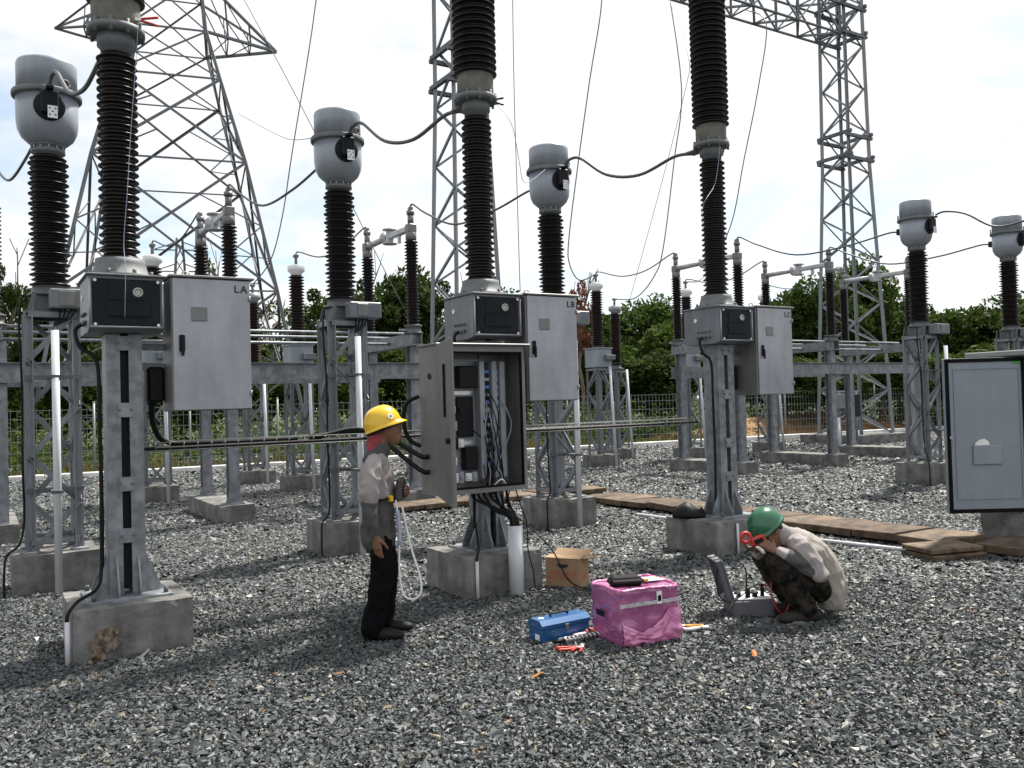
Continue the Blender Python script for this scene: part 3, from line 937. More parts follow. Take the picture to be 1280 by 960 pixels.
# ---------------- circuit breakers
def make_breaker():
    t = thing('circuit_breaker', '', 'circuit breaker', (0, 0, 0), TH, 'live tank circuit breakers')
    h0 = 0.36
    mb = MB(); mb.box(-.27, .27, -.25, .25, h0 - .005, h0 + .02, .004)
    bp_ = mb.build('base_plate', GALV, t)
    for sx in (-1, 1):
        for sy in (-1, 1):
            m2 = MB(); m2.cyl((sx * .23, sy * .21, h0 + .02), (sx * .23, sy * .21, h0 + .06), .016, n=6); m2.build('anchor_bolt', GALV_D, bp_)
    # two channels, flanges turned to each other
    for sx in (-1, 1):
        mb = MB()
        x1 = sx * .118
        mb.box(x1, x1 - sx * .012, -.11, .11, h0 + .02, 2.205)
        mb.box(x1 - sx * .012, sx * .028, -.11, -.098, h0 + .02, 2.205)
        mb.box(x1 - sx * .012, sx * .028, .098, .11, h0 + .02, 2.205)
        mb.build('column_channel', GALV, t)
        mb = MB()
        for sy in (-1, 1):
            mb.prism([(x1, h0 + .02), (x1 + sx * .10, h0 + .02), (x1 + sx * .10, h0 + .06), (x1, h0 + .30)], 'y', sy * .07 - .006, sy * .07 + .006)
        mb.build('gusset', GALV, t)
        mb = MB()
        for px in (-.07, .07):
            mb.prism([(sx * .111, h0 + .02), (sx * .21, h0 + .02), (sx * .21, h0 + .06), (sx * .111, h0 + .28)], 'x', px - .006, px + .006)
        mb.build('gusset', GALV, t)
    for z in (.74, 1.10, 1.62, 2.09):
        for sy in (-1, 1):
            mb = MB(); mb.box(-.05, .05, sy * .111, sy * .119, z, z + .10); bt_ = mb.build('batten_plate', GALV, t)
            for bx_ in (-.038, .038):
                mb = MB(); mb.cyl((bx_, sy * .119, z + .05), (bx_, sy * .128, z + .05), .009, n=6); mb.build('bolt', GALV_D, bt_)
    mb = MB(); mb.box(-.02, .02, -.06, .06, h0 + .05, 2.2); mb.build('drive_rod_casing', DARK, t)
    # drive box
    zb, zt = 2.21, 2.59
    mb = MB()
    mb.prism([(-.27, zb + .02), (-.20, zb), (.26, zb), (.26, zt), (-.27, zt)], 'x', -.238, .238)
    db = mb.build('drive_box', BOX, t)
    mb = MB(); mb.box(-.255, .255, -.30, .285, zt, zt + .014, .004); mb.build('lid', FLG, db)
    # front panel with frame, ridges and sight glass
    mb = MB()
    mb.box(-.215, .215, -.283, -.271, zb + .03, zt - .02, .006)
    mb.box(-.13, .15, -.292, -.284, zb + .10, zb + .20, .006)
    mb.box(-.15, .17, -.292, -.284, zb + .04, zb + .085, .006)
    mb.box(-.12, .12, -.288, -.284, zb + .215, zt - .04, .004)
    fp = mb.build('front_panel', DARK, db)
    mb = MB()
    for x in (-.232, .232): mb.cyl((x, -.285, zb + .03), (x, -.285, zt - .03), .008, n=8)
    mb.cyl((-.232, -.285, zb + .03), (.232, -.285, zb + .03), .008, n=8)
    mb.build('frame_rod', STAIN, db)
    mb = MB(); mb.ring((.07, -.295, zb + .27), .028, .007, 'y'); mb.cyl((.07, -.287, zb + .27), (.07, -.294, zb + .27), .02, n=12)
    mb.build('sight_glass', SIGHT, fp)
    for x in (-.2, .2):
        for z in (zb + .045, zt - .035):
            mb = MB(); mb.cyl((x, -.283, z), (x, -.296, z), .011, n=8); mb.build('bolt', CHROME, fp)
    mb = MB(); mb.cyl((-.2385, .08, zt - .12), (-.246, .08, zt - .12), .022, n=12); mb.build('round_plate', LIGHTW, db)
    for k in range(4):
        for dz, ln, rg in ((.07, .024, .014), (.13, .020, .010)):
            mb = MB(); mb.cyl((-.238, -.12 + k * .055, zb + dz), (-.238 - ln, -.12 + k * .055, zb + dz), rg, n=8); mb.build('cable_gland', GALV_D, db)
    mb = MB(); mb.tube([(-.25, -.02, zb + .07), (-.30, -.03, zb + .02), (-.27, -.05, zb - .1), (-.17, -.06, zb - .2), (-.16, -.06, zb - .6), (-.155, -.06, 1.0), (-.16, -.05, .52)], .014, 8, 5)
    mb.build('cable', RUB, db)
    # lower insulator with its flange
    mb = MB(); mb.lathe([(.235, zt + .014), (.235, zt + .035), (.19, zt + .045), (.168, zt + .12), (.165, zt + .155), (.10, zt + .155)], 28)
    lf = mb.build('bottom_flange', FLG, t)
    for k in range(8):
        a = k * math.pi / 4 + .3
        mb = MB(); mb.cyl((.215 * math.cos(a), .215 * math.sin(a), zt + .03), (.215 * math.cos(a), .215 * math.sin(a), zt + .065), .014, n=6); mb.build('bolt', FLG, lf)
    mb = MB(); mb.lathe(ins_profile(.098, .136, zt + .15, 4.23, 27), 28); mb.build('lower_insulator', PORC, t)
    mb = MB(); mb.lathe([(.105, 4.225), (.105, 4.27), (.128, 4.28), (.128, 4.375)], 28); mb.build('neck', FLG, t)
    mb = MB(); mb.lathe([(.16, 4.36), (.195, 4.37), (.195, 4.41), (.16, 4.42)], 28)
    mb.box(-.07, .07, .15, .34, 4.375, 4.395)
    fl = mb.build('middle_flange', FLG, t)
    for k in range(10):
        a = k * math.pi / 5
        mb = MB(); mb.cyl((.18 * math.cos(a), .18 * math.sin(a), 4.34), (.18 * math.cos(a), .18 * math.sin(a), 4.44), .013, n=6); mb.build('bolt', FLG, fl)
    mb = MB(); mb.lathe([(.155, 4.41), (.165, 4.43), (.165, 4.60), (.15, 4.61)], 28); mb.build('cement_band', BEIGE, t)
    mb = MB(); mb.lathe(ins_profile(.145, .198, 4.60, 6.25, 27), 28); mb.build('upper_insulator', PORC, t)
    mb = MB(); mb.lathe([(.16, 6.24), (.19, 6.28), (.19, 6.42), (.10, 6.5), (0, 6.5)], 24); mb.build('top_cap', FLG, t)
    # control cabinet at the side
    x0, x1, y0, y1, z0, z1 = .285, .835, -.29, .06, 1.65, 2.60
    mb = MB(); mb.box(x0, x1, y0, y1, z0, z1, .006)
    cab = mb.build('control_cabinet', STAIND, t)
    mb = MB(); mb.box(x0 - .015, x1 + .03, y0 - .035, y1 + .02, z1, z1 + .018, .004); mb.build('roof', STAIND, cab)
    mb = MB(); mb.box(x0 + .008, x1 - .004, y0 - .022, y0 - .002, z0 + .006, z1 - .006, .004)
    dr = mb.build('door', STAIN, cab)
    mb = MB(); mb.box(x0 + .13, x0 + .24, y0 - .030, y0 - .0225, z1 - .31, z1 - .21, .003); mb.build('window', GLASS, cab)
    mb = MB(); mb.box(x0 + .045, x0 + .085, y0 - .036, y0 - .0225, z1 - .53, z1 - .41, .006)
    mb.box(x0 + .055, x0 + .075, y0 - .060, y0 - .036, z1 - .56, z1 - .46, .006); mb.build('handle', DARK, cab)
    for z in (z0 + .1, z1 - .16):
        mb = MB(); mb.cyl((x1 - .008, y0 - .03, z), (x1 - .008, y0 - .03, z + .04), .008, n=8); mb.build('hinge', STAIN, cab)
    mb = MB(); mb.ring((x0 + .14, -.1, z1 + .045), .027, .007, 'y'); mb.build('lifting_eye', CHROME, cab)
    for zz in (1.95, 2.1):
        mb = MB(); mb.box(.12, x0, .02, .05, zz, zz + .05); mb.build('bracket', GALV, cab)
    mb = MB(); mb.box(.165, .285, -.02, .14, 1.72, 1.98, .02); mb.build('connector_box', RUB, cab)
    return t, cab, (x1 - .07, y0 - .023, z1 - .095)
bk0, cab0, tpos = make_breaker()
BLAB = ['circuit breaker with dark ribbed insulators beside the cabinet lettered L A', 'circuit breaker behind the open control cabinet, its cabinet lettered L B',
        'circuit breaker above the crouching worker, its cabinet lettered L C']
FLAB = ['concrete foundation with an ochre stain under the breaker lettered L A', 'concrete foundation under the open control cabinet',
        'concrete foundation beside the crouching worker']
BRK = [(-2.93, 0.0), (0, 0), (2.93, 0.05)]
breakers = []
for x_, lab in ((10.55, 'circuit breaker of the neighbouring bay, nearest the large grey cabinet'), (13.55, 'circuit breaker of the neighbouring bay, one past the one nearest the large cabinet')):
    br = copy_tree(bk0); br.location = B(x_, 0); br['label'] = lab
    foundation(B(x_, 0), .76, .76, .36, lab.replace('circuit breaker of', 'concrete base in').replace(', one past the one nearest the large cabinet', ', second from the large cabinet'))
for i in (1, 2, 0):
    br = bk0 if i == 0 else copy_tree(bk0)
    br.location = B(BRK[i][0] + (0, .05, .11)[i], BRK[i][1]); br['label'] = BLAB[i]
    breakers.append((i, br))
for i, br in breakers:
    cb = [c for c in br.children if c.name.startswith('control_cabinet')][0]
    text_obj('L' + 'ABC'[i], .075, cb, tpos, (R(90), 0, 0), INK)
    a, b_ = BRK[i]
    fo = foundation(B(a, b_), .76, .76, .36, FLAB[i])
# ochre stain: flaked render on the first foundation
OCH = mat('ochre_render', (0.20, 0.12, 0.06), 0.95, 0, 0.5, 22, col2=(0.24, 0.21, 0.17), bump=0.5, bscale=60)
FIRST = [o for o in bpy.data.objects if o.get('label') == FLAB[0]][0]
rr = random.Random(5)
for cx, cz, rx_, rz_ in ((-.225, .10, .05, .085), (-.175, .16, .045, .06), (-.135, .12, .035, .05), (-.25, .03, .025, .03), (-.12, .20, .02, .025)):
    mb = MB(); pts = []
    for k in range(30):
        a = k / 30 * 2 * math.pi
        r_ = 1 + .28 * math.sin(2 * a + cx * 40) + .18 * math.sin(5 * a + cz * 60) + rr.uniform(-.16, .16)
        pts.append((cx + rx_ * r_ * math.cos(a) + .4 * rz_ * math.sin(a) * .5, cz + rz_ * r_ * math.sin(a)))
    off_ = .0002 * rr.random()
    mb.prism(pts, 'y', -.392, -.3845 - cx * .004); mb.build('flaked_render', OCH, FIRST)

# ---------------- current transformers
def make_ct():
    t = thing('current_transformer', '', 'current transformer', (0, 0, 0), TH, 'current transformers on lattice supports')
    h0 = .38
    sup = bpy.data.objects.new('support', None)
    hw = .20
    lattice(t, h0, 2.62, hw, hw, 5, .075, .05, GALV, top=True)
    for i, (sx, sy) in enumerate(CS):
        mb = MB(); mb.box(sx * hw - .07, sx * hw + .07, sy * hw - .07, sy * hw + .07, h0 - .004, h0 + .018, .003); mb.build('base_plate', GALV, t)
    # conical frame under the tank base
    for sx, sy in CS:
        mb = MB(); mb.prism([(sx * .21, 2.60), (sx * .17, 2.60), (sx * .12, 2.80), (sx * .16, 2.80)], 'y', sy * .19 - .008, sy * .19 + .008); mb.build('bracket', GALV_D, t)
    mb = MB(); mb.box(-.22, .22, -.22, .22, 2.60, 2.63, .004); mb.lathe([(.20, 2.78), (.20, 2.80), (.165, 2.82), (.15, 2.88), (.12, 2.89)], 24)
    mb.box(-.15, .15, -.15, .15, 2.63, 2.785, .01); mb.build('pedestal', GALV_D, t)
    mb = MB(); mb.box(-.03, .34, -.36, -.18, 2.64, 2.82, .01)
    jb = mb.build('junction_box', BOX, t)
    mb = MB(); mb.box(.05, .18, -.3715, -.3615, 2.66, 2.80, .004); mb.build('name_plate', STAIND, jb)
    for k in range(4):
        mb = MB(); mb.tube([(.06 + k * .045, -.28, 2.645), (.05 + k * .03, -.30, 2.55), (.0 + k * .006, -.40, 2.47), (k * .006 - .01, -.455, 2.40), (k * .004 - .006, -.47, 2.30)], .009, 6, 4); mb.build('cable', RUB, jb)
    mb = MB(); mb.cyl((-.0, -.47, -.03), (0, -.47, 2.42), .033, n=14); cd_ = mb.build('conduit', PVC, t)
    for z in (.95, 2.0):
        mb = MB(); mb.box(-.24, .24, -.232, -.215, z - .02, z + .02); mb.box(-.045, .045, -.508, -.232, z - .012, z + .012); mb.build('clamp', GALV_D, cd_)
    mb = MB(); mb.tube([(-.24, -.1, 2.75), (-.27, -.12, 2.5), (-.255, -.15, 1.9), (-.26, -.16, 1.2), (-.255, -.17, .7), (-.30, -.25, .48), (-.40, -.33, .40), (-.425, -.36, .25), (-.425, -.36, .0)], .011, 6, 5); mb.build('earth_cable', RUB, t)
    mb = MB(); mb.lathe(ins_profile(.118, .178, 2.88, 4.140, 26, .10), 28); mb.build('insulator', PORC, t)
    mb = MB(); mb.lathe([(.12, 4.130), (.12, 4.150), (.15, 4.160), (.15, 4.185), (.13, 4.190), (.13, 4.215), (.15, 4.220), (.15, 4.240)], 28)
    nk = mb.build('neck', FLG, t)
    for k in range(12):
        a = k * math.pi / 6
        mb = MB(); mb.cyl((.138 * math.cos(a), .138 * math.sin(a), 4.180), (.138 * math.cos(a), .138 * math.sin(a), 4.230), .010, n=6); mb.build('bolt', TANK, nk)
    mb = MB(); mb.lathe([(.13, 4.230), (.17, 4.250), (.225, 4.300), (.258, 4.370), (.268, 4.440), (.272, 4.700)], 36)
    mb.build('tank', TANK, t)
    mb = MB(); mb.lathe([(.272, 4.680), (.302, 4.685), (.305, 4.695), (.305, 4.725), (.30, 4.735), (.265, 4.740)], 36); rim = mb.build('rim', FLG, t)
    mb = MB(); mb.lathe([(.264, 4.730), (.264, 5.000), (.255, 5.025), (.22, 5.040), (0, 5.055)], 36); mb.build('cap', TANK, t)
    # primary terminal towards the breaker, one on the far side
    mb = MB(); mb.lathe([(.135, 0), (.135, .015), (.12, .022), (0, .022)], 24, M=Matrix.Translation((0, -.262, 4.540)) @ Matrix.Rotation(R(90), 4, 'X'))
    mb.box(-.075, .075, -.345, -.284, 4.460, 4.675, .012); mb.box(-.03, .03, -.40, -.30, 4.675, 4.700)
    tm = mb.build('terminal', DARK, t)
    mb = MB(); mb.box(-.02, .062, -.3525, -.3455, 4.410, 4.525); mb.build('white_tag', LIGHTW, tm)
    for dx, dz in ((-.003, 4.440), (.045, 4.440), (.021, 4.470), (-.003, 4.500), (.045, 4.500)):
        mb = MB(); mb.cyl((dx, -.353, dz), (dx, -.3545, dz), .008, n=8); mb.build('tag_hole', INK, tm)
    mb = MB(); mb.box(-.05, .05, .265, .36, 4.490, 4.600, .01); mb.build('terminal', DARK, t)
    for a in (R(-60), R(120)):
        mb = MB(); cx, cy = .285 * math.cos(a), .285 * math.sin(a)
        M = Matrix.Translation((cx, cy, 4.780)) @ Matrix.Rotation(a + R(90), 4, 'Z')
        mb2 = MB(); mb2.ring((0, 0, 0), .035, .010, 'y'); mb.add([M @ Vector(v) for v in mb2.v], mb2.f, True); mb.build('lifting_eye', FLG, rim)
    bpy.data.objects.remove(sup)
    return t
ct0 = make_ct()
CTS = [(-3.20, 2.62), (-.24, 2.70), (2.73, 2.72), (10.5, 2.45), (13.52, 2.45)]
CTL = ['current transformer with grey domed tank behind the breaker lettered L A', 'current transformer with grey domed tank behind the worker in the yellow helmet',
       'current transformer with grey domed tank behind the cabinet lettered L B', 'current transformer on a lattice support left of the open grey door',
       'current transformer whose support stands behind the open grey door']
CFL = ['concrete foundation of the current transformer behind breaker L A', 'concrete foundation behind the worker in the yellow helmet', 'concrete foundation with a white conduit behind the open control cabinet',
       'concrete foundation left of the open grey door', 'concrete foundation hidden behind the open grey door']
for i, (a, b_) in enumerate(CTS):
    c = copy_tree(ct0) if i else ct0
    if i: c['group'] = ct0['group']
    c.location = B(a, b_); c['label'] = CTL[i]
    foundation(B(a, b_), .72, .70, .38, CFL[i])

# ---------------- disconnectors: steel frame per bay, one pole per phase on it
def post(root, x, y, w=.15, z0=.27, z1=2.62):
    mb = MB()
    mb.box(x - w / 2, x + w / 2, y - .09, y - .078, z0, z1); mb.box(x - w / 2, x + w / 2, y + .078, y + .09, z0, z1)
    mb.box(x - .005, x + .005, y - .078, y + .078, z0, z1)
    mb.box(x - .13, x + .13, y - .15, y + .15, z0 - .004, z0 + .016)
    for s in (-1, 1):
        mb.prism([(x + s * w / 2, z0 + .016), (x + s * .13, z0 + .016), (x + s * .13, z0 + .04), (x + s * w / 2, z0 + .18)], 'y', y - .086, y - .08)
    return mb.build('post', GALV, root)
def disc_frame(a0, b0, phases, label, wide=None):
    root = thing('steel_frame', label, 'steel frame', B(a0, b0), TH, 'steel frames under the disconnectors')
    for i, x in enumerate(phases):
        for y in (-.86, .86):
            post(root, x, y, .30 if (wide == i and y < 0) else .15)
        mb = MB(); mb.box(x - .10, x + .10, -1.15, 1.15, 2.62, 2.64); mb.box(x - .1, x - .09, -1.05, 1.05, 2.64, 2.82); mb.box(x + .09, x + .1, -1.05, 1.05, 2.64, 2.82); mb.build('top_channel', GALV, root)
    x0, x1 = phases[0], phases[-1]
    for y in (-.86, .86):
        mb = MB()
        yy = y - .095 if y < 0 else y + .095
        s = -1 if y < 0 else 1
        mb.box(x0 - .2, x1 + .2, yy, yy + s * .012, 2.08, 2.34); mb.box(x0 - .2, x1 + .2, yy + s * .012, yy + s * .08, 2.08, 2.092); mb.box(x0 - .2, x1 + .2, yy + s * .012, yy + s * .08, 2.328, 2.34)
        mb.build('cross_beam', GALV, root)
    for y, z in ((-.45, 2.86), (-.2, 2.70), (.5, 2.86)):
        mb = MB(); mb.cyl((x0 - .25, y, z), (x1 + .25, y, z), .024, n=8); mb.build('operating_rod', GALV, root)
    return root
def make_pole():
    t = thing('disconnector_pole', '', 'disconnector', (0, 0, 0), TH, 'disconnector poles with folding contact arms')
    for y in (-.93, .93):
        mb = MB(); mb.lathe([(.16, 2.82), (.16, 2.84), (.13, 2.85), (.13, 2.93), (.15, 2.94), (.15, 2.96), (.09, 2.97)], 20, (0, y, 0)); bs = mb.build('turntable', GALV_D, t)
        mb = MB(); mb.box(-.25, .10, y - .03, y + .03, 2.86, 2.90); mb.build('crank', GALV, bs)
        mb = MB(); mb.lathe(ins_profile(.07, .115, 2.96, 4.38, 26), 20, (0, y, 0)); mb.build('insulator', PORC, t)
        mb = MB(); mb.lathe([(.075, 4.37), (.09, 4.38), (.09, 4.50), (.07, 4.51)], 18, (0, y, 0)); mb.box(-.075, .075, y - .075, y + .075, 4.50, 4.64, .012); hd = mb.build('cap', STAIND, t)
        mb = MB(); mb.cyl((0, y, 4.64), (0, y, 4.80), .05, n=12); mb.cyl((0, y, 4.80), (0, y, 4.86), .065, n=12); mb.box(-.03, .03, y - .05, y + .05, 4.86, 4.93, .01); mb.build('terminal', STAIND, hd)
    # arms meeting in the middle with round corona shields
    mb = MB(); mb.box(-.045, .045, -.90, -.10, 4.53, 4.63, .015); mb.box(-.02, .02, -.5, -.44, 4.40, 4.54); ar = mb.build('contact_arm', ALU, t)
    mb = MB(); mb.lathe([(.0, 0), (.125, .01), (.125, .03), (0, .045)], 16, (0, -.08, 4.68)); mb.lathe([(.0, 0), (.125, .01), (.125, .03), (0, .045)], 16, (0, -.08, 4.44)); mb.box(-.05, .05, -.14, -.02, 4.48, 4.68, .01); mb.build('corona_shield', ALU, ar)
    mb = MB(); mb.cyl((0, .90, 4.58), (0, .12, 4.58), .058, .05, n=12); mb.cyl((0, .12, 4.58), (0, -.02, 4.58), .014, n=8); ar = mb.build('contact_arm', ALU, t)
    mb = MB(); mb.lathe([(.0, 0), (.12, .01), (.12, .03), (0, .045)], 16, M=Matrix.Translation((.0, .10, 4.58)) @ Matrix.Rotation(R(90), 4, 'X')); mb.build('corona_shield', ALU, ar)
    return t
dp0 = make_pole()
DB = 7.12
D1 = [-3.62, -.62, 2.33]; D2 = [9.74, 12.68, 15.65]
disc_frame(0, DB, D1, 'galvanised frame of posts and beams behind the near current transformers', wide=0)
disc_frame(0, DB - .2, D2, 'galvanised frame of posts and beams left of the open grey door')
DLAB = ['disconnector pole cut by the left edge beside the domed tank of breaker L A', 'disconnector pole rising above the cabinet lettered L A', 'disconnector pole between the middle current transformer and the middle gantry column',
        'disconnector pole beside the third breaker', 'disconnector pole above the cabinet lettered L C', 'disconnector pole in front of the right gantry column']
DFL = ['long concrete plinth at the left edge behind the leftmost current transformer', 'long concrete plinth with two steel posts below the cabinet lettered L A', 'long concrete plinth behind the open control cabinet',
       'long concrete plinth behind the third breaker', 'long concrete plinth below the cabinet lettered L C', 'long concrete plinth in front of the right gantry column']
for i, (x, b_) in enumerate([(x, DB) for x in D1] + [(x, DB - .2) for x in D2]):
    c = copy_tree(dp0) if i else dp0
    c.location = B(x, b_); c['label'] = DLAB[i]
    foundation(B(x, b_), .52, 2.15, .27, DFL[i], group='long concrete plinths')

# ---------------- voltage transformers and arresters on slim lattice stands
def make_vt(kind):
    if kind == 0:
        t = thing('voltage_transformer', '', 'voltage transformer', (0, 0, 0), TH, 'slim transformers and arresters on lattice stands')
    else:
        t = thing('surge_arrester', '', 'surge arrester', (0, 0, 0), TH, 'slim transformers and arresters on lattice stands')
    lattice(t, .3, 2.42, .21, .21, 4, .06, .045, GALV)
    if kind == 0:
        mb = MB(); mb.box(-.24, .24, -.24, .24, 2.44, 2.90, .015); mb.box(-.26, .26, -.26, .26, 2.90, 2.93); tk = mb.build('tank', TANK, t)
        mb = MB(); mb.box(.0, .26, -.37, -.242, 2.62, 2.74, .008); mb.build('junction_box', BOX, tk)
        z0 = 2.93
    else:
        mb = MB(); mb.box(-.23, .23, -.23, .23, 2.42, 2.45); mb.lathe([(.2, 2.45), (.2, 2.50), (.13, 2.52), (.13, 2.60)], 20); tk = mb.build('pedestal', GALV_D, t)
        z0 = 2.60
    mb = MB(); mb.lathe(ins_profile(.10, .158, z0 + .08, z0 + 1.42, 22), 22); mb.lathe([(.15, z0), (.15, z0 + .05), (.11, z0 + .08)], 22); mb.build('insulator', PORC2, t)
    mb = MB(); mb.lathe([(.11, z0 + 1.41), (.11, z0 + 1.45), (.17, z0 + 1.5), (.17, z0 + 1.6), (.05, z0 + 1.64)], 22); cp = mb.build('cap', LIGHTW if kind == 0 else STAIN, t)
    mb = MB(); mb.cyl((0, 0, z0 + 1.63), (0, 0, z0 + 1.80), .03, n=10); mb.box(-.05, .05, -.05, .05, z0 + 1.78, z0 + 1.84, .01); mb.build('terminal', STAIND, cp)
    mb = MB(); mb.cyl((.12, -.45, -.02), (.12, -.30, 2.45), .032, n=12); mb.build('conduit', PVC, t)
    return t
vt0 = make_vt(0); sa0 = make_vt(1)
VTS = [(-1.0, 10.3, 0, 'voltage transformer with white cap rising behind the drive box of breaker L A'), (1.75, 10.4, 0, 'rusty brown voltage transformer left of the middle current transformer'),
       (9.3, 10.25, 0, 'voltage transformer on a lattice stand right of the cabinet lettered L B'), (12.45, 10.4, 0, 'voltage transformer hidden behind the disconnector pole beside the third breaker'),
       (15.6, 10.5, 0, 'voltage transformer with white cap above the cabinet lettered L C'),
       (1.45, 12.55, 1, 'surge arrester just right of the cabinet lettered L A'), (11.2, 11.9, 1, 'surge arrester with dark slim insulator between the voltage transformer and the third breaker')]
VFL = ['concrete block with a slim lattice stand below the first breaker drive box', 'concrete block with a slim lattice stand behind the dark cable bundle', 'concrete block with a slim lattice stand right of the cabinet lettered L B',
       'concrete block behind the plinth beside the third breaker', 'concrete block behind the plinth below cabinet L C', 'concrete block in shade below the arrester right of cabinet L A', 'concrete block farthest back near the kerb']
first = [True, True]
for i, (a, b_, k, lab) in enumerate(VTS):
    src = (vt0, sa0)[k]
    c = src if first[k] else copy_tree(src)
    first[k] = False
    c.location = B(a, b_); c['label'] = lab
    foundation(B(a, b_), .68, .66, .3, VFL[i], group='concrete blocks under the stands')
# gantry column footings
foundation(B(6.2, 11.5), 2.2, 2.2, .3, 'broad concrete footing under the middle gantry column', group='gantry footings')
foundation(B(6.2 + GS, 11.5), 2.4, 2.4, .3, 'broad concrete footing under the right gantry column', group='gantry footings')
# small control boxes on posts near the right gantry column
bx = thing('control_post', 'small grey control boxes on a post in front of the right gantry column', 'control box', B(17.2, 9.3), TH)
mb = MB(); mb.box(-.04, .04, -.04, .04, 0, 1.7); mb.build('post', GALV, bx)
mb = MB(); mb.box(-.55, .15, -.20, -.045, 1.2, 1.62, .01); mb.build('box', BOX, bx)
mb = MB(); mb.box(.2, .7, -.2, -.045, .95, 1.6, .01); mb.build('box', DARK, bx)
mb = MB(); mb.box(-.6, .9, -.044, .0, 1.66, 1.72); mb.box(-.6, .9, -.044, 0, 1.05, 1.1); mb.build('rail', GALV, bx)
mb = MB(); mb.cyl((-.3, -.15, -.02), (-.3, -.15, .95), .09, n=14); mb.build('conduit', PVC, bx)
mb = MB(); mb.cyl((.75, -.02, -.02), (.75, -.02, 1.66), .035, n=8); mb.build('post', GALV, bx)

# ================================================================== CABINETS
# control cabinet on the middle breaker, door swung open
cc = thing('control_cabinet', 'open stainless control cabinet full of relays and wiring', 'cabinet', B(0, 0), TH)
X0, X1, Y0, Y1, Z0, Z1 = -.65, .205, -.45, -.135, .90, 2.13
mb = MB(); mb.box(X0, X0 + .012, Y0, Y1, Z0, Z1); mb.box(X1 - .012, X1, Y0, Y1, Z0, Z1)
mb.box(X0 + .012, X1 - .012, Y0, Y1, Z1 - .012, Z1); mb.box(X0 + .012, X1 - .012, Y0, Y1, Z0, Z0 + .012); mb.box(X0 + .012, X1 - .012, Y1 - .012, Y1, Z0 + .012, Z1 - .012)
# front rim
mb.box(X0 + .012, X0 + .03, Y0, Y0 + .012, Z0 + .012, Z1 - .012); mb.box(X1 - .03, X1 - .012, Y0, Y0 + .012, Z0 + .012, Z1 - .012)
mb.box(X0 + .03, X1 - .03, Y0, Y0 + .012, Z1 - .05, Z1 - .012); mb.box(X0 + .03, X1 - .03, Y0, Y0 + .012, Z0 + .012, Z0 + .04)
mb.build('housing', STAIND, cc)
mb = MB(); mb.box(X0 - .02, X1 + .035, Y0 - .05, Y1, Z1, Z1 + .016, .004); mb.box(X1 + .02, X1 + .035, Y0 - .05, Y0 - .03, Z1 - .10, Z1); mb.build('roof', STAIND, cc)
GASK = mat('black_gasket', (0.006, 0.006, 0.007), 0.8, spec=0.1)
mb = MB()
for (a, b_, c_, d_) in ((X0 + .031, X1 - .031, Z1 - .065, Z1 - .05), (X0 + .031, X1 - .031, Z0 + .04, Z0 + .055), (X1 - .045, X1 - .031, Z0 + .056, Z1 - .066)):
    mb.box(a, b_, Y0 - .004, Y0 + .02, c_, d_)
mb.build('gasket', GASK, cc)
# door: hinged at the left front edge
th_d = R(-110)
dr = bpy.data.objects.new('door', None); 
mb = MB()
mb.box(0, .83, -.012, 0, Z0 + .0, Z1 - .005, .003); mb.box(0, .83, 0, .02, Z0, Z0 + .012); mb.box(0, .83, 0, .02, Z1 - .017, Z1 - .005); mb.box(.818, .83, 0, .02, Z0 + .012, Z1 - .017)
bpy.data.objects.remove(dr)
dr = mb.build('door', STAIND, cc, (X0, Y0 - .012, 0), th_d)
mb = MB(); mb.box(.56, .585, -.030, -.0125, 1.55, 1.95, .006); mb.build('slot_cover', DARK, dr)
mb = MB(); mb.box(.70, .78, -.04, -.0125, 1.36, 1.40, .006); mb.build('handle', DARK, dr)
mb = MB(); mb.ring((X0 - .006, -.33, 1.88), .02, .005, 'x', 14); mb.build('emblem', DARK, cc)
# interior
PLATE = mat('mounting_plate', (0.30, 0.33, 0.36), 0.5, 0.2, 0.08)
DUCT = mat('grey_duct', (0.30, 0.32, 0.35), 0.6, 0, 0.1)
BLUEP = mat('blue_terminal', (0.05, 0.14, 0.42), 0.45)
RELAY = mat('relay_black', (0.007, 0.007, 0.008), 0.5, spec=0.2)
mb = MB(); mb.box(X0 + .03, X1 - .30, Y1 - .04, Y1 - .03, Z0 + .08, Z1 - .1); mb.build('mounting_plate', PLATE, cc)
yb = Y1 - .041
for k, z in enumerate((1.02, 1.16, 1.31, 1.46, 1.60, 1.74)):
    mb = MB(); mb.box(-.62, -.16, yb - .012, yb, z - .016, z + .016); rail = mb.build('din_rail', CHROME, cc)
    nn = (7, 4, 5, 4, 5, 3)[k]
    for q in range(nn):
        x = -.60 + q * .062
        w = (.055, .045, .06)[(q + k) % 3]
        hh = (.042, .035, .05)[(q * 2 + k) % 3]
        mb = MB(); mb.box(x, x + w, yb - .075, yb - .0125, z - hh, z + hh, .004); mb.box(x + .012, x + w - .012, yb - .085, yb - .0755, z - .018, z + .014, .002)
        mb.build('breaker_module', (LIGHTW, PLATE, RELAY, LIGHTW, DUCT)[(q + 2 * k) % 5], rail)
mb = MB(); mb.box(-.60, -.40, yb - .06, yb - .001, 1.80, 1.99, .006); mb.build('cover_plate', LIGHTW, cc)
mb = MB(); mb.box(-.345, -.165, yb - .10, yb - .0125, 1.78, 1.97, .008); mb.build('relay', RELAY, cc)
mb = MB(); mb.box(-.335, -.175, yb - .03, yb - .0125, 1.36, 1.71, .004); mb.build('relay', RELAY, cc)
mb = MB(); mb.box(-.30, -.175, yb - .09, yb - .0125, 1.08, 1.28, .008); mb.build('relay', RELAY, cc)
for x in (-.145, -.02, .06):
    mb = MB(); mb.box(x, x + .05, yb - .10, yb - .001, Z0 + .1, Z1 - .12, .004); mb.build('cable_duct', DUCT, cc)
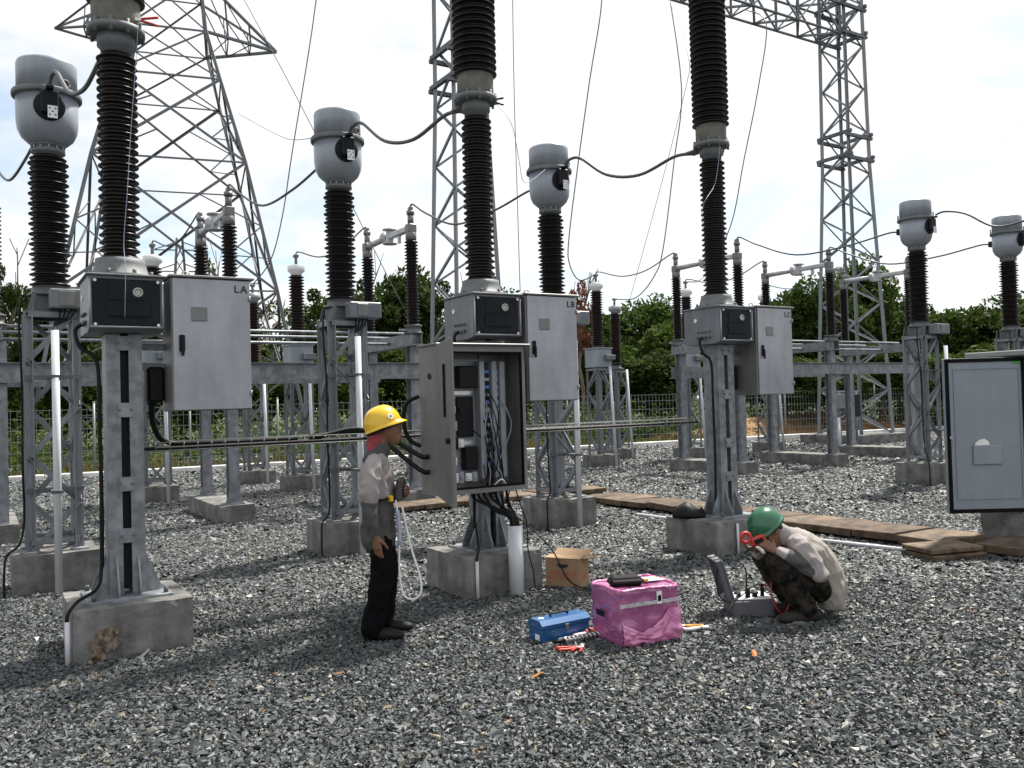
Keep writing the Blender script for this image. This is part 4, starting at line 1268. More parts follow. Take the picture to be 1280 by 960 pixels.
for j, x in enumerate((-.085, .005)):
    for k in range(26):
        mb = MB(); z = 1.08 + k * .033
        mb.box(x, x + .05, yb - .075, yb - .001, z, z + .028, .002)
        mb.build('terminal', (BLUEP if (k + j) % 4 == 1 else DUCT if k % 2 else RELAY), cc)
rr = random.Random(4)
for k in range(14):
    x = rr.uniform(-.14, .08); z0 = rr.uniform(1.1, 1.8)
    mb = MB(); mb.tube([(x, yb - .08, z0), (x + rr.uniform(-.05, .05), yb - .16, z0 - .12), (x + rr.uniform(-.06, .08), yb - .15, z0 - .3), (rr.uniform(-.15, .12), yb - .10, Z0 + .02)], .005, 5, 4)
    mb.build('wire', RUB if k % 3 else DUCT, cc)
mb = MB(); mb.tube([(-.56, yb - .1, 1.72), (-.40, yb - .2, 1.52), (-.2, yb - .19, 1.36)], .006, 5, 4); mb.build('wire', RUB, cc)
mb = MB(); mb.box(X1 - .29, X1 - .013, Y1 - .03, Y1 - .013, Z0 + .05, Z1 - .06); mb.build('back_panel', STAIND, cc)
mb = MB(); mb.tube([(-.05, -.3, Z0 + .03), (.0, -.35, Z0 + .09), (.06, -.33, Z0 + .04), (.1, -.3, Z0 + .02)], .009, 6, 4); mb.build('wire', LIGHTW, cc)

# thick white pipe below it, with the cables that rise from it
pp = MB(); pp.cyl((0, 0, -.03), (0, 0, .60), .064, n=20)
pp.lathe([(.064, .60), (.058, .602), (.056, .45), (0, .45)], 20)
po = pp.build('cable_pipe', PVC, None, B(.06, -.455)); tag(po, 'thick white plastic pipe standing before the middle foundation', 'pipe')
for k in range(7):
    mb = MB()
    x = -.24 + k * .055
    e = (.06 + .03 * math.cos(k * 2.1), -.455 + .03 * math.sin(k * 2.1))
    mb.tube([B(x, -.27, .915), B(x + .0, -.29, .84), B((x + e[0]) / 2 - .02, -.36, .76 - .02 * (k % 3)), B(e[0] - .015, e[1], .66), B(e[0], e[1], .47)], .012, 7, 5)
    o = mb.build('control_cable', RUB); tag(o, 'black cable curving from the open control cabinet into the thick white pipe', 'cable', 'cables entering the thick white pipe')
mb = MB(); mb.tube([B(.16, -.3, .92), B(.15, -.42, .75), B(.17, -.47, .6), B(.13, -.54, .4), B(.17, -.55, .22), B(.2, -.56, .05), B(.3, -.7, .03)], .006, 6, 5)
o = mb.build('control_cable', RUB); tag(o, 'thin black lead running down the front of the thick white pipe', 'cable')
for (pts, lab) in (([B(.19, -.2, .93), B(.22, -.1, .7), B(.3, -.3, .55), B(.42, -.48, .35), B(.5, -.6, .1), B(.58, -.8, .04), B(.75, -.95, .035), B(.6, -1.15, .035), B(.45, -1.0, .035)], 'thin black lead hanging from the cabinet across the carton to the gravel'),):
    mb = MB(); mb.tube(pts, .006, 6, 6); o = mb.build('test_lead', RUB); tag(o, lab, 'cable')
mb = MB(); mb.cyl((0, 0, -.02), (0, 0, .33), .014, n=10); mb.build('earth_pipe', PVC, None, B(-.29, -.40)); 
o = bpy.data.objects['earth_pipe']; tag(o, 'thin white pipe at the front of the middle foundation', 'pipe', 'thin white earth pipes at the foundations')
mb = MB(); mb.tube([B(-.29, -.40, .30), B(-.29, -.40, .36), B(-.25, -.36, .40), B(-.16, -.2, .42), B(-.14, -.13, .6)], .011, 7, 5); o = mb.build('earth_cable', RUB); tag(o, 'black earth cable bending over the edge of the middle foundation', 'cable')
# first breaker: pipe and earth cable at the left side of its foundation
ax = -2.93
mb = MB(); mb.cyl((0, 0, -.02), (0, 0, .30), .016, n=10); o = mb.build('earth_pipe', PVC, None, B(ax - .405, -.36)); tag(o, 'thin white pipe at the left corner of the stained foundation', 'pipe', 'thin white earth pipes at the foundations')
mb = MB(); mb.tube([B(ax - .405, -.36, .28), B(ax - .40, -.36, .35), B(ax - .33, -.28, .41), B(ax - .2, -.12, .45), B(ax - .165, -.07, .6), B(ax - .16, -.06, 1.0)], .012, 7, 5); o = mb.build('earth_cable', RUB); tag(o, 'black earth cable bending over the stained foundation', 'cable')
mb = MB(); mb.cyl((0, 0, -.02), (0, 0, .33), .014, n=10); o = mb.build('earth_pipe', PVC, None, B(2.93 - .10, .05 - .40)); tag(o, 'thin white pipe at the foundation beside the crouching worker', 'pipe', 'thin white earth pipes at the foundations')

# large cabinet on the right with its door open
rc = thing('marshalling_cabinet', 'large grey cabinet at the right with its door standing open', 'cabinet', (5.36, 9.0, 0), TH)
DOORP = mat('blue_grey_enamel', (0.215, 0.25, 0.285), 0.4, 0.1, 0.06, 2, streak=0.06)
CABP = mat('pale_grey_enamel', (0.24, 0.25, 0.25), 0.45, 0.1, 0.08)
W_, D_ = .86, .45
mb = MB(); mb.box(0, .03, 0, D_, .36, 1.98); mb.box(W_ - .03, W_, 0, D_, .36, 1.98); mb.box(.03, W_ - .03, D_ - .02, D_, .36, 1.98); mb.box(.03, W_ - .03, 0, D_ - .02, .36, .39); mb.box(.03, W_ - .03, 0, D_ - .02, 1.95, 1.98)
mb.build('housing', CABP, rc)
mb = MB(); mb.box(-.14, W_ + .1, -.12, D_ + .1, 1.985, 2.045, .01); mb.build('roof', CABP, rc)
mb = MB(); mb.box(.06, W_ - .06, D_ - .06, D_ - .025, .5, 1.9); mb.build('mounting_plate', PLATE, rc)
for k in range(4):
    mb = MB(); mb.box(.1, W_ - .12, D_ - .16, D_ - .061, .65 + k * .32, .77 + k * .32, .01); mb.build('relay', RELAY, rc)
# open door turned towards the camera: leaf runs to the left from the hinge
dl = MB(); dl.box(-.845, -.005, 0, .03, .355, 1.975, .004)
ddir = math.atan2(-.03, 1) - TH
door = dl.build('door', DOORP, rc, (0, -.01, 0), ddir)
mb = MB()
for (a, b_, c_, d_) in ((-.828, -.005, 1.932, 1.972), (-.828, -.005, .358, .398), (-.828, -.792, .399, 1.931), (-.041, -.005, .399, 1.931)):
    mb.box(a, b_, -.012, -.0005, c_, d_)
mb.build('gasket', GASK, door)
mb = MB()
for (a, b_, c_, d_) in ((-.745, -.06, 1.86, 1.872), (-.745, -.06, .50, .512), (-.745, -.733, .513, 1.859), (-.07, -.06, .513, 1.859)):
    mb.box(a, b_, -.010, -.0005, c_, d_)
mb.build('stiffener', DOORP, door)
mb = MB(); mb.box(-.57, -.27, -.022, -.0005, .86, 1.06, .006); pk = mb.build('document_pocket', DOORP, door)
mb = MB(); mb.prism([(-.55, 1.063), (-.40, 1.063), (-.41, 1.10), (-.45, 1.13), (-.50, 1.12), (-.545, 1.09)], 'y', -.016, -.010); mb.build('paper', LIGHTW, pk)
GRN = mat('green_sticker', (0.08, 0.3, 0.06), 0.5)
mb = MB(); mb.box(-.13, -.05, -.004, -.0006, 1.905, 1.935); mb.build('sticker', GRN, door)
mb = MB(); mb.cyl((-.79, -.001, 1.15), (-.79, -.02, 1.15), .018, n=10); mb.build('lock', STAIN, door)
for z in (.6, 1.2, 1.75):
    mb = MB(); mb.cyl((0.0, -.01, z), (0, -.01, z + .08), .012, n=8); mb.build('hinge', STAIN, rc)
foundation((5.36 + .43 * E1.x + .2 * E2.x - .06 * 0, 8.98 + .43 * E1.y + .2 * E2.y, 0), 1.0, .6, .355, 'concrete plinth under the large cabinet at the right', group='cabinet plinths')

# cable tray between the three breakers with cables lying in it
TRW = mat('tray_wire', (0.2, 0.21, 0.2), 0.5, 0.3, 0.1)
for (xa, xb, lab) in ((-2.8, -.2, 'wire mesh cable tray with black cables between breakers L A and L B'), (.2, 2.8, 'wire mesh cable tray with black cables between breakers L B and L C')):
    tr = thing('cable_tray', lab, 'cable tray', B(xa, .2, 1.36), TH)
    Ln = xb - xa
    mb = MB()
    for y, z in ((-.10, .06), (-.10, .0), (-.03, 0), (.04, 0), (.11, 0), (.11, .06)):
        mb.cyl((0, y, z), (Ln, y, z), .004, n=5)
    k = 0.0
    while k < Ln:
        mb.tube([(k, -.105, .06), (k, -.105, 0), (k, .115, 0), (k, .115, .06)], .0035, 4); k += .1
    mb.build('wire_basket', TRW, tr)
    for q in range(5):
        mb = MB(); mb.tube([(-.0 + .02 * q, -.06 + q * .035, .018), (Ln * .3, -.05 + q * .03, .016 + .003 * q), (Ln * .6, -.06 + q * .033, .018), (Ln, -.05 + q * .03, .02)], .012, 6, 6); mb.build('cable', RUB, tr)
def cable(pts, r, lab, m=RUB, name='cable', group=None, sub=6, n=6, cat='cable'):
    mb = MB(); mb.tube(pts, r, n, sub)
    return tag(mb.build(name, m), lab, cat, group)
cable([B(-2.93 + .2, .05, 1.74), B(-2.93 + .22, .1, 1.55), B(-2.6, .2, 1.42), B(-2.3, .2, 1.40), B(-1.6, .2, 1.40)], .022, 'thick black cable bending from breaker L A into the tray')
for k in range(2):
    cable([B(-1.5, .18, 1.41 - .02 * k), B(-1.1, .18, 1.44 + .02 * k), B(-.9, .1, 1.42 - .06 * k), B(-.78, -.1, 1.30 - .10 * k), B(-.70, -.25, 1.22 - .12 * k), B(-.655, -.28, 1.22 - .13 * k)], .022,
          'thick black cable looping from the tray into the side of the open cabinet', group='thick cables entering the open cabinet')
cable([B(-.64, -.1, 1.72), B(-.74, -.06, 1.66), B(-.76, -.04, 1.5), B(-.72, -.06, 1.36), B(-.645, -.12, 1.3)], .02, 'black cable loop behind the left wall of the open cabinet')

# ================================================================== CONDUCTORS
JG = 'flexible jumpers between the apparatus'
for i, nm in enumerate('ABC'):
    a, b_ = BRK[i]; c, d = CTS[i]; a += (0, .05, .11)[i]
    p0 = B(a, b_ + .32, 4.385); p1 = B(c, d - .38, 4.72)
    v = p1 - p0
    cable([p0, p0 + v * .12 + Vector((0, 0, -.02)), p0 + v * .38 + Vector((0, 0, -.20)), p0 + v * .64 + Vector((0, 0, -.17)), p0 + v * .86 + Vector((0, 0, .06)), p0 + v * .96 + Vector((0, 0, .06)), p1], .019,
          'grey jumper cable from breaker L %s to the domed tank behind it' % nm, CABL, 'jumper_cable', JG, 6, 8)
DISC = [(x, DB) for x in D1] + [(x, DB - .2) for x in D2]
for i, (c, d) in enumerate(CTS):
    x, y = DISC[i]
    p0 = B(c, d + .36, 4.54); p1 = B(x, y - .93, 4.93); v = p1 - p0
    lab = ['left of the domed tank of breaker L A', 'sagging left from the tank behind the worker in the yellow helmet', 'sagging left behind the upper middle breaker', 'running left from the tank beside the open door', 'running left from the last current transformer'][i]
    cable([p0, p0 + v * .05 + Vector((0, 0, .0)), p0 + v * .3 + Vector((0, 0, -.22)), p0 + v * .6 + Vector((0, 0, -.36)), p0 + v * .85 + Vector((0, 0, -.14)), p0 + v * .97 + Vector((0, 0, .03)), p1], .016, 'grey jumper cable ' + lab, CABL, 'jumper_cable', JG, 6, 8)
    if i > 2:
        q = B(c + .05, .32, 4.385); p0 = B(c, d - .38, 4.72); v = q - p0
        cable([p0, p0 + v * .1 + Vector((0, 0, .06)), p0 + v * .3 + Vector((0, 0, .02)), p0 + v * .6 + Vector((0, 0, -.2)), q], .017, ('grey jumper cable passing in front of the last current transformer', 'grey jumper cable leaving the front of the last current transformer')[i - 3], CABL, 'jumper_cable', JG, 6, 8)
VI = [(1, 0), (2, 1), (3, 2), (4, 3), (5, 4)]
for di, vi in VI:
    x, y = DISC[di]; c, d = VTS[vi][0], VTS[vi][1]
    p0 = B(x, y + .93, 4.93); p1 = B(c, d, 4.77); v = p1 - p0
    lab = ['above the cabinet lettered L A', 'behind the middle insulator', 'sagging to the voltage transformer right of cabinet L B', 'behind the insulator of the third breaker', 'behind the right gantry column'][di - 1]
    cable([p0, p0 + v * .06, p0 + v * .35 + Vector((0, 0, -.22)), p0 + v * .65 + Vector((0, 0, -.22)), p0 + v * .95 + Vector((0, 0, .03)), p1], .014, 'thin grey jumper from a disconnector ' + lab, CABL, 'jumper_cable', JG, 6, 6)
WG = 'droppers hanging from the gantry beam'
def wire(pts, r, lab, group=None, m=CABL, name='overhead_wire', sub=5):
    return cable([Vector(p) for p in pts], r, lab, m, name, group, sub, 5, 'wire')
wire([B(2.9, 11.3, 13.4), (-4.13, 19.0, 10.74), (-4.74, 19.0, 7.34), (-4.99, 19.0, 5.92), (-5.3, 19.1, 4.96), B(1.45, 12.55, 4.42)], .014, 'dropper wire hanging left of the middle current transformer to an arrester', WG)
wire([B(10.3, 11.1, 13.4), (2.51, 21.3, 11.63), (2.15, 21.3, 9.63), (1.78, 21.3, 7.43), (1.51, 21.3, 5.64), (1.51, 21.3, 5.04), (1.74, 21.3, 4.63), B(9.3, 10.25, 4.76)], .016, 'dropper wire hanging right of the tank behind cabinet L B', WG)
wire([B(13.2, 11.5, 13.4), (4.79, 23.0, 9.98), (4.53, 23.0, 8.03), (4.16, 23.0, 5.67), (3.93, 23.2, 4.95), (3.46, 23.5, 4.41), B(11.2, 11.9, 4.42)], .016, 'dropper wire hanging left of the upper third breaker', WG)
wire([B(16.3, 11.4, 13.4), (7.75, 25.0, 12.52), (7.45, 25.0, 10.64), (6.96, 25.0, 8.53), (6.5, 25.0, 6.59), (5.68, 25.0, 5.16), B(12.45, 10.4, 4.76)], .017, 'dropper wire hanging right of the upper third breaker', WG)
wire([(0.12, 7.95, 6.3), (0.10, 8.2, 4.78), (0.10, 8.2, 3.84), (0.10, 8.0, 2.69)], .004, 'thin test wire hanging down to the top of cabinet L B')
wire([(-4.29, 14.0, 8.51), (-3.28, 14.0, 6.5), B(2.35, 6.3, 3.0)], .007, 'thin slanting wire crossing behind the middle current transformer')
wire([B(12.6, 11.2, 13.4), (4.31, 20.0, 9.83), (4.11, 20.0, 8.33), B(11.2, 11.6, 3.6)], .007, 'thin straight wire slanting between the third breaker and its neighbour')
wire([(-5.61, 18.0, 7.89), (-4.51, 16.0, 6.91), (-3.05, 12.0, 5.43), (-2.24, 9.9, 4.77)], .005, 'thin curling wire at the left of the middle domed tank')
TL = mat('pale_lead', (0.26, 0.29, 0.42), 0.5)
a_ = BRK[0][0]
wire([B(a_ + .12, -.19, 4.40), B(a_ + .10, -.17, 4.1), B(a_ + .06, -.16, 3.6), B(a_ + .03, -.18, 3.2), B(a_ + .0, -.19, 2.85), B(a_ - .01, -.315, 2.63), B(a_ - .02, -.315, 2.3)], .0022, 'thin blue grey test lead hanging down the front of breaker L A', m=TL, name='test_lead')
wire([B(.24, -.02, 4.40), (0.06, 7.6, 4.12), (0.12, 7.9, 3.9), (0.20, 9.0, 3.95), (0.5, 10.9, 4.6)], .003, 'thin test lead swinging from breaker L B to the tank behind', m=TL, name='test_lead')
wire([(2.27, 9.05, 4.29), (2.21, 9.05, 3.91), (2.06, 9.05, 3.44), B(9.4, 6.0, 4.0)], .003, 'thin test lead swinging from breaker L C', m=TL, name='test_lead')
# clips of the test leads
for (c, rz, mcol, lab) in ((B(a_ + .15, -.12, 4.47), R(20), REDP, 'red test clip gripping the collar of breaker L A'), (B(.2, -.02, 4.40), R(10), DARK, 'black test clip gripping the collar of breaker L B')):
    k = thing('test_clip', lab, 'clip', c, rz)
    for s in (-1, 1):
        mb = MB(); mb.rbox((.055, 0, s * .018), (.13, .018, .016), (0, s * R(-12), 0), .005); mb.build('handle', mcol, k)
    mb = MB(); mb.rbox((-.02, 0, 0), (.05, .02, .03), (0, 0, 0), .006); mb.build('jaw', CHROME, k)

# ================================================================== PLANKS
rr = random.Random(12)
PG = 'planks covering the cable trenches'
def plank(c, sx, sy, sz, rz, lab, m, rx=0, ry=0, group=PG):
    mb = MB(); mb.box(-sx / 2, sx / 2, -sy / 2, sy / 2, -sz / 2, sz / 2, .008)
    mb.v = [(x + rr.uniform(-.006, .006), y + rr.uniform(-.006, .006), z + rr.uniform(-.004, .004)) for x, y, z in mb.v]
    o = mb.build('plank', m, None, c, rz); o.rotation_euler = (rx, ry, rz)
    return tag(o, lab, 'plank', group)
ORD = 'first second third fourth fifth sixth seventh eighth ninth tenth eleventh twelfth thirteenth'.split()
y = -1.62
k = 0
while y < 4.2:
    w = rr.uniform(.5, .62)
    plank(B(4.78 + rr.uniform(-.03, .03), y + w / 2, .085 + rr.uniform(-.006, .012)), .74 + rr.uniform(-.04, .06), w - .012, .085, TH + rr.uniform(-.03, .03), ORD[k] + ' walkway plank from the large cabinet, on the trench behind the crouching worker', WOOD if k % 3 else WOOD2, rr.uniform(-.02, .02), rr.uniform(-.02, .02))
    y += w; k += 1
x = 1.3; j_ = 0
while x < 5.2:
    w = rr.uniform(.62, .8)
    plank(B(x + w / 2, 5.55 + rr.uniform(-.03, .03), .075 + rr.uniform(-.006, .012)), w - .015, .66, .075, TH + rr.uniform(-.03, .03), ORD[j_] + " plank from the yellow helmeted worker's end of the walkway behind the open control cabinet", WOOD if k % 2 else WOOD2, 0, rr.uniform(-.02, .02))
    x += w; k += 1; j_ += 1
for q in range(3):
    plank(B(5.0 + .06 * q, -2.0 - q * .52, .07), .72, .48, .08, TH + rr.uniform(-.05, .05), ('dark plank touching the end of the walkway before the large cabinet', 'dark plank between two others before the large cabinet plinth', 'dark plank farthest from the walkway before the large cabinet plinth')[q], WOOD)
plank(B(4.22, -1.72, .045), .62, .46, .05, TH + R(-14), 'lower board of the two stacked loose boards before the walkway', WOOD, group='loose boards')
plank(B(4.23, -1.70, .105), .60, .42, .05, TH + R(-17), 'pale upper board of the two stacked loose boards before the walkway', WOOD2, group='loose boards')
cable([B(3.97, 2.6, .04), B(3.98, 1.4, .045)], .022, 'white plastic pipe lying on the gravel left of the third foundation', PVC, 'pipe', 'white pipes lying on the gravel', 2, 10, 'pipe')
cable([B(3.99, -.2, .04), B(4.14, -1.35, .045)], .02, 'white plastic pipe lying on the gravel behind the crouching worker', PVC, 'pipe', 'white pipes lying on the gravel', 2, 10, 'pipe')
# black bag dropped beside the third column
mb = MB()
prof = [(.0, 0), (.16, .0), (.17, .04), (.13, .10), (.06, .13), (0, .135)]
mb.lathe(prof, 20)
mb.v = [(x * 1.15 + .03 * noise.noise(Vector((x * 9, y * 9, z * 9))), y * .8 + .03 * noise.noise(Vector((x * 9 + 5, y * 9, z * 9))), z * (1 + .6 * noise.noise(Vector((x * 7, y * 7, 2))))) for x, y, z in mb.v]
o = mb.build('bag', RUB, None, B(2.66, .18, .362)); tag(o, 'crumpled black bag on the foundation of breaker L C', 'bag')

# ================================================================== TOOLS AND BOXES
# pink wrapped box
PINK = mat('pink_film', (0.33, 0.085, 0.225), 0.2, 0, 0.14, 4, bump=0.7, bscale=18, coat=0.7, col2=(0.42, 0.125, 0.29), detail=4)
PINKF = mat('bunched_pink_film', (0.50, 0.12, 0.30), 0.2, 0, 0.15, 8, bump=0.7, bscale=25, coat=0.7, col2=(0.66, 0.24, 0.44))
PINKD = mat('purple_film', (0.24, 0.07, 0.18), 0.2, 0, 0.3, 6, bump=0.6, bscale=12, coat=0.5)
def crumple_box(sx, sy, sz, seed, amp=.012):
    bm = bmesh.new()
    bmesh.ops.create_cube(bm, size=1)
    bmesh.ops.subdivide_edges(bm, edges=bm.edges, cuts=14, use_grid_fill=True)
    for v in bm.verts:
        p = v.co
        n_ = noise.noise_vector(Vector((p.x * 5 + seed, p.y * 5, p.z * 7))) * amp + noise.noise_vector(Vector((p.x * 16, p.y * 16 + seed, p.z * 16))) * amp * .45
        cz = (.5 - abs(noise.noise(Vector((p.x * 3 + p.z * 2 + seed, p.y * 3 - p.z * 2, p.z * 5 + p.x * 2)))) * 2) * amp * .6
        v.co = Vector((p.x * sx, p.y * sy, (p.z + .5) * sz)) + Vector((n_.x, n_.y, n_.z * .6)) + Vector((p.x, p.y, 0)).normalized() * cz
    me = bpy.data.meshes.new('wrapped_box'); bm.to_mesh(me); bm.free()
    for p in me.polygons: p.use_smooth = True
    return me
pb = thing('wrapped_box', 'box wrapped in shiny pink plastic film on the gravel', 'box', (.80, 5.93, .015), R(25))
me = crumple_box(.46, .36, .365, 2, .014); me.materials.append(PINK)
shared('film', me, pb)
mb = MB(); mb.tube([(-.222, -.178, .366), (.0, -.182, .370), (.222, -.176, .364), (.224, .17, .366), (0, .175, .37), (-.222, .172, .366), (-.224, 0, .37), (-.222, -.178, .366)], .011, 7, 8)
mb.v = [tuple(Vector(q) + noise.noise_vector(Vector(q) * 30) * .008) for q in mb.v]
mb.build('film_edge', PINKF, pb)
# gathered film bunched across the lower front and left
def film_patch(name, nx, ny, fn):
    mb = MB(); vs = []; fs = []
    for j in range(ny):
        for i in range(nx):
            vs.append(fn(i / (nx - 1), j / (ny - 1)))
    for j in range(ny - 1):
        for i in range(nx - 1):
            q = j * nx + i; fs.append((q, q + 1, q + nx + 1, q + nx))
    mb.add(vs, fs, True)
    return mb.build(name, PINKF, pb)
def fold_front(u, v):
    top = .17 - .10 * math.sin(math.pi * min(1, u * 1.25)) + .06 * u
    z = .01 + (top - .01) * v
    k = abs(noise.noise(Vector((u * 5 + v * 2, v * 4, 2)))) + .5 * abs(noise.noise(Vector((u * 14, v * 11 + u * 5, 5))))
    return (-.225 + .46 * u, -.190 - .004 - .040 * k * math.sin(math.pi * min(1, .15 + .85 * v)) , z + .02 * noise.noise(Vector((u * 8, 1, v))))
film_patch('film_fold', 40, 14, fold_front)
TAPE = mat('silver_tape', (0.5, 0.47, 0.5), 0.25, 0.3, 0.2, 12, bump=0.5, bscale=30)
mb = MB(); mb.box(-.237, .237, -.1985, -.1945, .262, .288); mb.build('tape', TAPE, pb)
mb = MB(); mb.box(.045, .085, -.2035, -.1995, .262, .345); mb.build('label', LIGHTW, pb); mb = MB(); mb.box(.052, .078, -.2055, -.204, .28, .318); mb.build('print', DARK, pb)
mb = MB(); mb.box(-.2485, -.2465, .0, .10, .17, .21); mb.build('label', DARK, pb)
# black pouch and papers lying on the box
mb = MB(); mb.rbox((0, 0, .03), (.24, .115, .058), (0, 0, 0), .022); mb.rbox((0, 0, .056), (.19, .085, .016), (0, 0, 0), .007); o = mb.build('pouch', RUB, None, (.733, 5.885, .382), R(10)); tag(o, 'black zipped pouch lying on the pink wrapped box', 'pouch')
mb = MB(); mb.rbox((0, 0, .0), (.17, .13, .004), (0, R(3), 0)); o = mb.build('paper', mat('blue_paper', (0.42, 0.55, 0.66), 0.6), None, (.92, 6.02, .392), R(28)); tag(o, 'pale blue paper lying on the pink wrapped box', 'paper')
mb = MB(); mb.cyl((-.03, 0, .012), (.04, 0, .014), .012, n=10); mb.box(-.06, -.03, -.012, .012, 0, .02, .004); o = mb.build('marker_pen', mat('yellow_plastic', (0.6, 0.36, 0.02), 0.4), None, (.86, 5.945, .388), R(-20)); tag(o, 'short yellow tool lying on the pink wrapped box', 'tool')
# blue toolbox
BLUE = mat('blue_enamel', (0.015, 0.09, 0.25), 0.3, 0.1, 0.12, 5, coat=0.3)
tb = thing('toolbox', 'blue metal toolbox with a black handle on the gravel', 'toolbox', (.28, 5.99, .012), R(33))
mb = MB(); mb.box(-.20, .20, -.085, .085, 0, .10, .006); mb.build('body', BLUE, tb)
mb = MB(); mb.prism([(-.09, .101), (.09, .101), (.09, .125), (.055, .155), (-.055, .155), (-.09, .125)], 'x', -.205, .205); ld = mb.build('lid', BLUE, tb)
mb = MB(); mb.tube([(-.07, 0, .156), (-.065, 0, .172), (.065, 0, .172), (.07, 0, .156)], .007, 8, 4); mb.build('handle', RUB, ld)
mb = MB(); mb.cyl((-.15, 0, .155), (-.15, 0, .1565), .02, n=14); mb.build('sticker', LIGHTW, ld)
mb = MB(); mb.box(-.015, .015, -.098, -.0915, .075, .115, .003); mb.build('latch', STAIND, tb)
mb = MB(); mb.box(-.2035, -.2005, -.05, .0, .02, .06); mb.build('label', LIGHTW, tb)
# chrome spiral tool, pliers, hand tools on the gravel
sp_ = thing('spiral_bit', 'chrome spiral drill bit lying before the blue toolbox', 'drill bit', (.41, 5.85, .045), R(28))
mb = MB(); mb.cyl((-.13, 0, 0), (.17, 0, 0), .008, n=8)
mb.tube([(-.13 + .3 * i / 72, .017 * math.cos(i * .8), .017 * math.sin(i * .8)) for i in range(73)], .006, 5); mb.build('spiral', CHROME, sp_)
mb = MB(); mb.cyl((-.20, 0, 0), (-.12, 0, 0), .014, n=8); mb.build('shank', RUB, sp_)
sd = thing('screwdriver', 'chrome and pink handled screwdriver beside the blue toolbox', 'screwdriver', (.35, 5.88, .045), R(30))
mb = MB(); mb.cyl((-.1, 0, 0), (.02, 0, 0), .006, n=8); mb.build('shaft', CHROME, sd)
mb = MB(); mb.lathe([(.010, 0), (.016, .02), (.016, .1), (.008, .12)], 10, M=Matrix.Translation((.02, 0, 0)) @ Matrix.Rotation(R(90), 4, 'Y')); mb.build('handle', mat('pale_pink_plastic', (0.6, 0.42, 0.42), 0.4), sd)
def pliers(loc, rz, lab, m):
    p = thing('pliers', lab, 'pliers', loc, rz)
    for s in (-1, 1):
        mb = MB(); mb.tube([(0, s * .004, 0), (-.05, s * .022, 0), (-.12, s * .026, .004)], .009, 7, 4); mb.build('handle', m, p)
        mb = MB(); mb.tube([(0, s * -.002, 0), (.03, s * .010, 0), (.06, s * .004, 0)], .008, 6, 3); mb.build('jaw', CHROME, p)
    return p
pliers((.40, 5.64, .045), R(70), 'red handled pliers lying open on the gravel before the toolbox', REDP)
pliers((.36, 5.62, .045), R(15), 'second red pliers crossing the open red pliers', REDP)
pliers((.48, 6.05, .055), R(100), 'pink handled pliers between the blue toolbox and the pink box', mat('coral_plastic', (0.55, 0.15, 0.12), 0.45))
pliers((1.17, 6.06, .05), R(160), 'orange handled pliers at the right side of the pink box', mat('orange_plastic', (0.6, 0.28, 0.03), 0.45))
cable([(1.1, 6.05, .05), (1.16, 5.98, .045), (1.25, 6.0, .05), (1.32, 6.03, .045)], .012, 'pale coiled strap at the right side of the pink box', LIGHTW, 'strap', None, 5, 6, 'strap')
# carton
KRAFT = mat('kraft_board', (0.31, 0.205, 0.115), 0.8, 0, 0.1, 5)
KRAFT2 = mat('kraft_inside', (0.30, 0.19, 0.10), 0.85)
REDI = mat('faded_red_print', (0.40, 0.13, 0.08), 0.8, 0, 0.2, 30)
ca = thing('carton', 'brown cardboard carton with faded red print and open flaps', 'carton', (.44, 7.60, .012), R(-28))
w, d, h = .33, .19, .265
mb = MB()
for a, b_, c_, e_ in ((-w / 2, w / 2, -d / 2, -d / 2 + .005), (-w / 2, w / 2, d / 2 - .005, d / 2), (-w / 2, -w / 2 + .005, -d / 2 + .005, d / 2 - .005), (w / 2 - .005, w / 2, -d / 2 + .005, d / 2 - .005)):
    mb.box(a, b_, c_, e_, 0, h)
mb.box(-w / 2 + .005, w / 2 - .005, -d / 2 + .005, d / 2 - .005, .0, .006)
mb.build('body', KRAFT, ca)
mb = MB(); mb.rbox((0, -.05, h + .008), (w, .10, .004), (R(8), 0, 0)); mb.build('flap', KRAFT, ca)
mb = MB(); mb.rbox((0, d / 2 + .03, h + .022), (w, .10, .004), (R(25), 0, 0)); mb.build('flap', KRAFT, ca)
mb = MB(); mb.rbox((w / 2 + .05, 0.02, h + .006), (.11, d * .9, .004), (0, R(-5), 0)); mb.build('flap', KRAFT, ca)
mb = MB(); mb.prism([(-.06, .215), (.06, .215), (.04, .19), (0, .178), (-.04, .19)], 'y', -d / 2 - .002, -d / 2 - .0006); mb.build('hand_hole', INK, ca)
# smudged red print: rows of short strokes, no legible words in the photograph
rq = random.Random(3)
for row, (zz, hh, n_) in enumerate(((.118, .045, 8), (.085, .022, 11))):
    for q in range(n_):
        x0 = -.13 + q * .27 / n_
        mb = MB(); mb.box(x0, x0 + .27 / n_ * .68, -d / 2 - .0018, -d / 2 - .0006, zz, zz + hh * rq.uniform(.6, 1)); mb.build('print', REDI, ca)
for q in range(3):
    mb = MB(); mb.box(w / 2 + .0006, w / 2 + .0018, -.06 + q * .035, -.035 + q * .035, .09, .13); mb.build('print', REDI, ca)
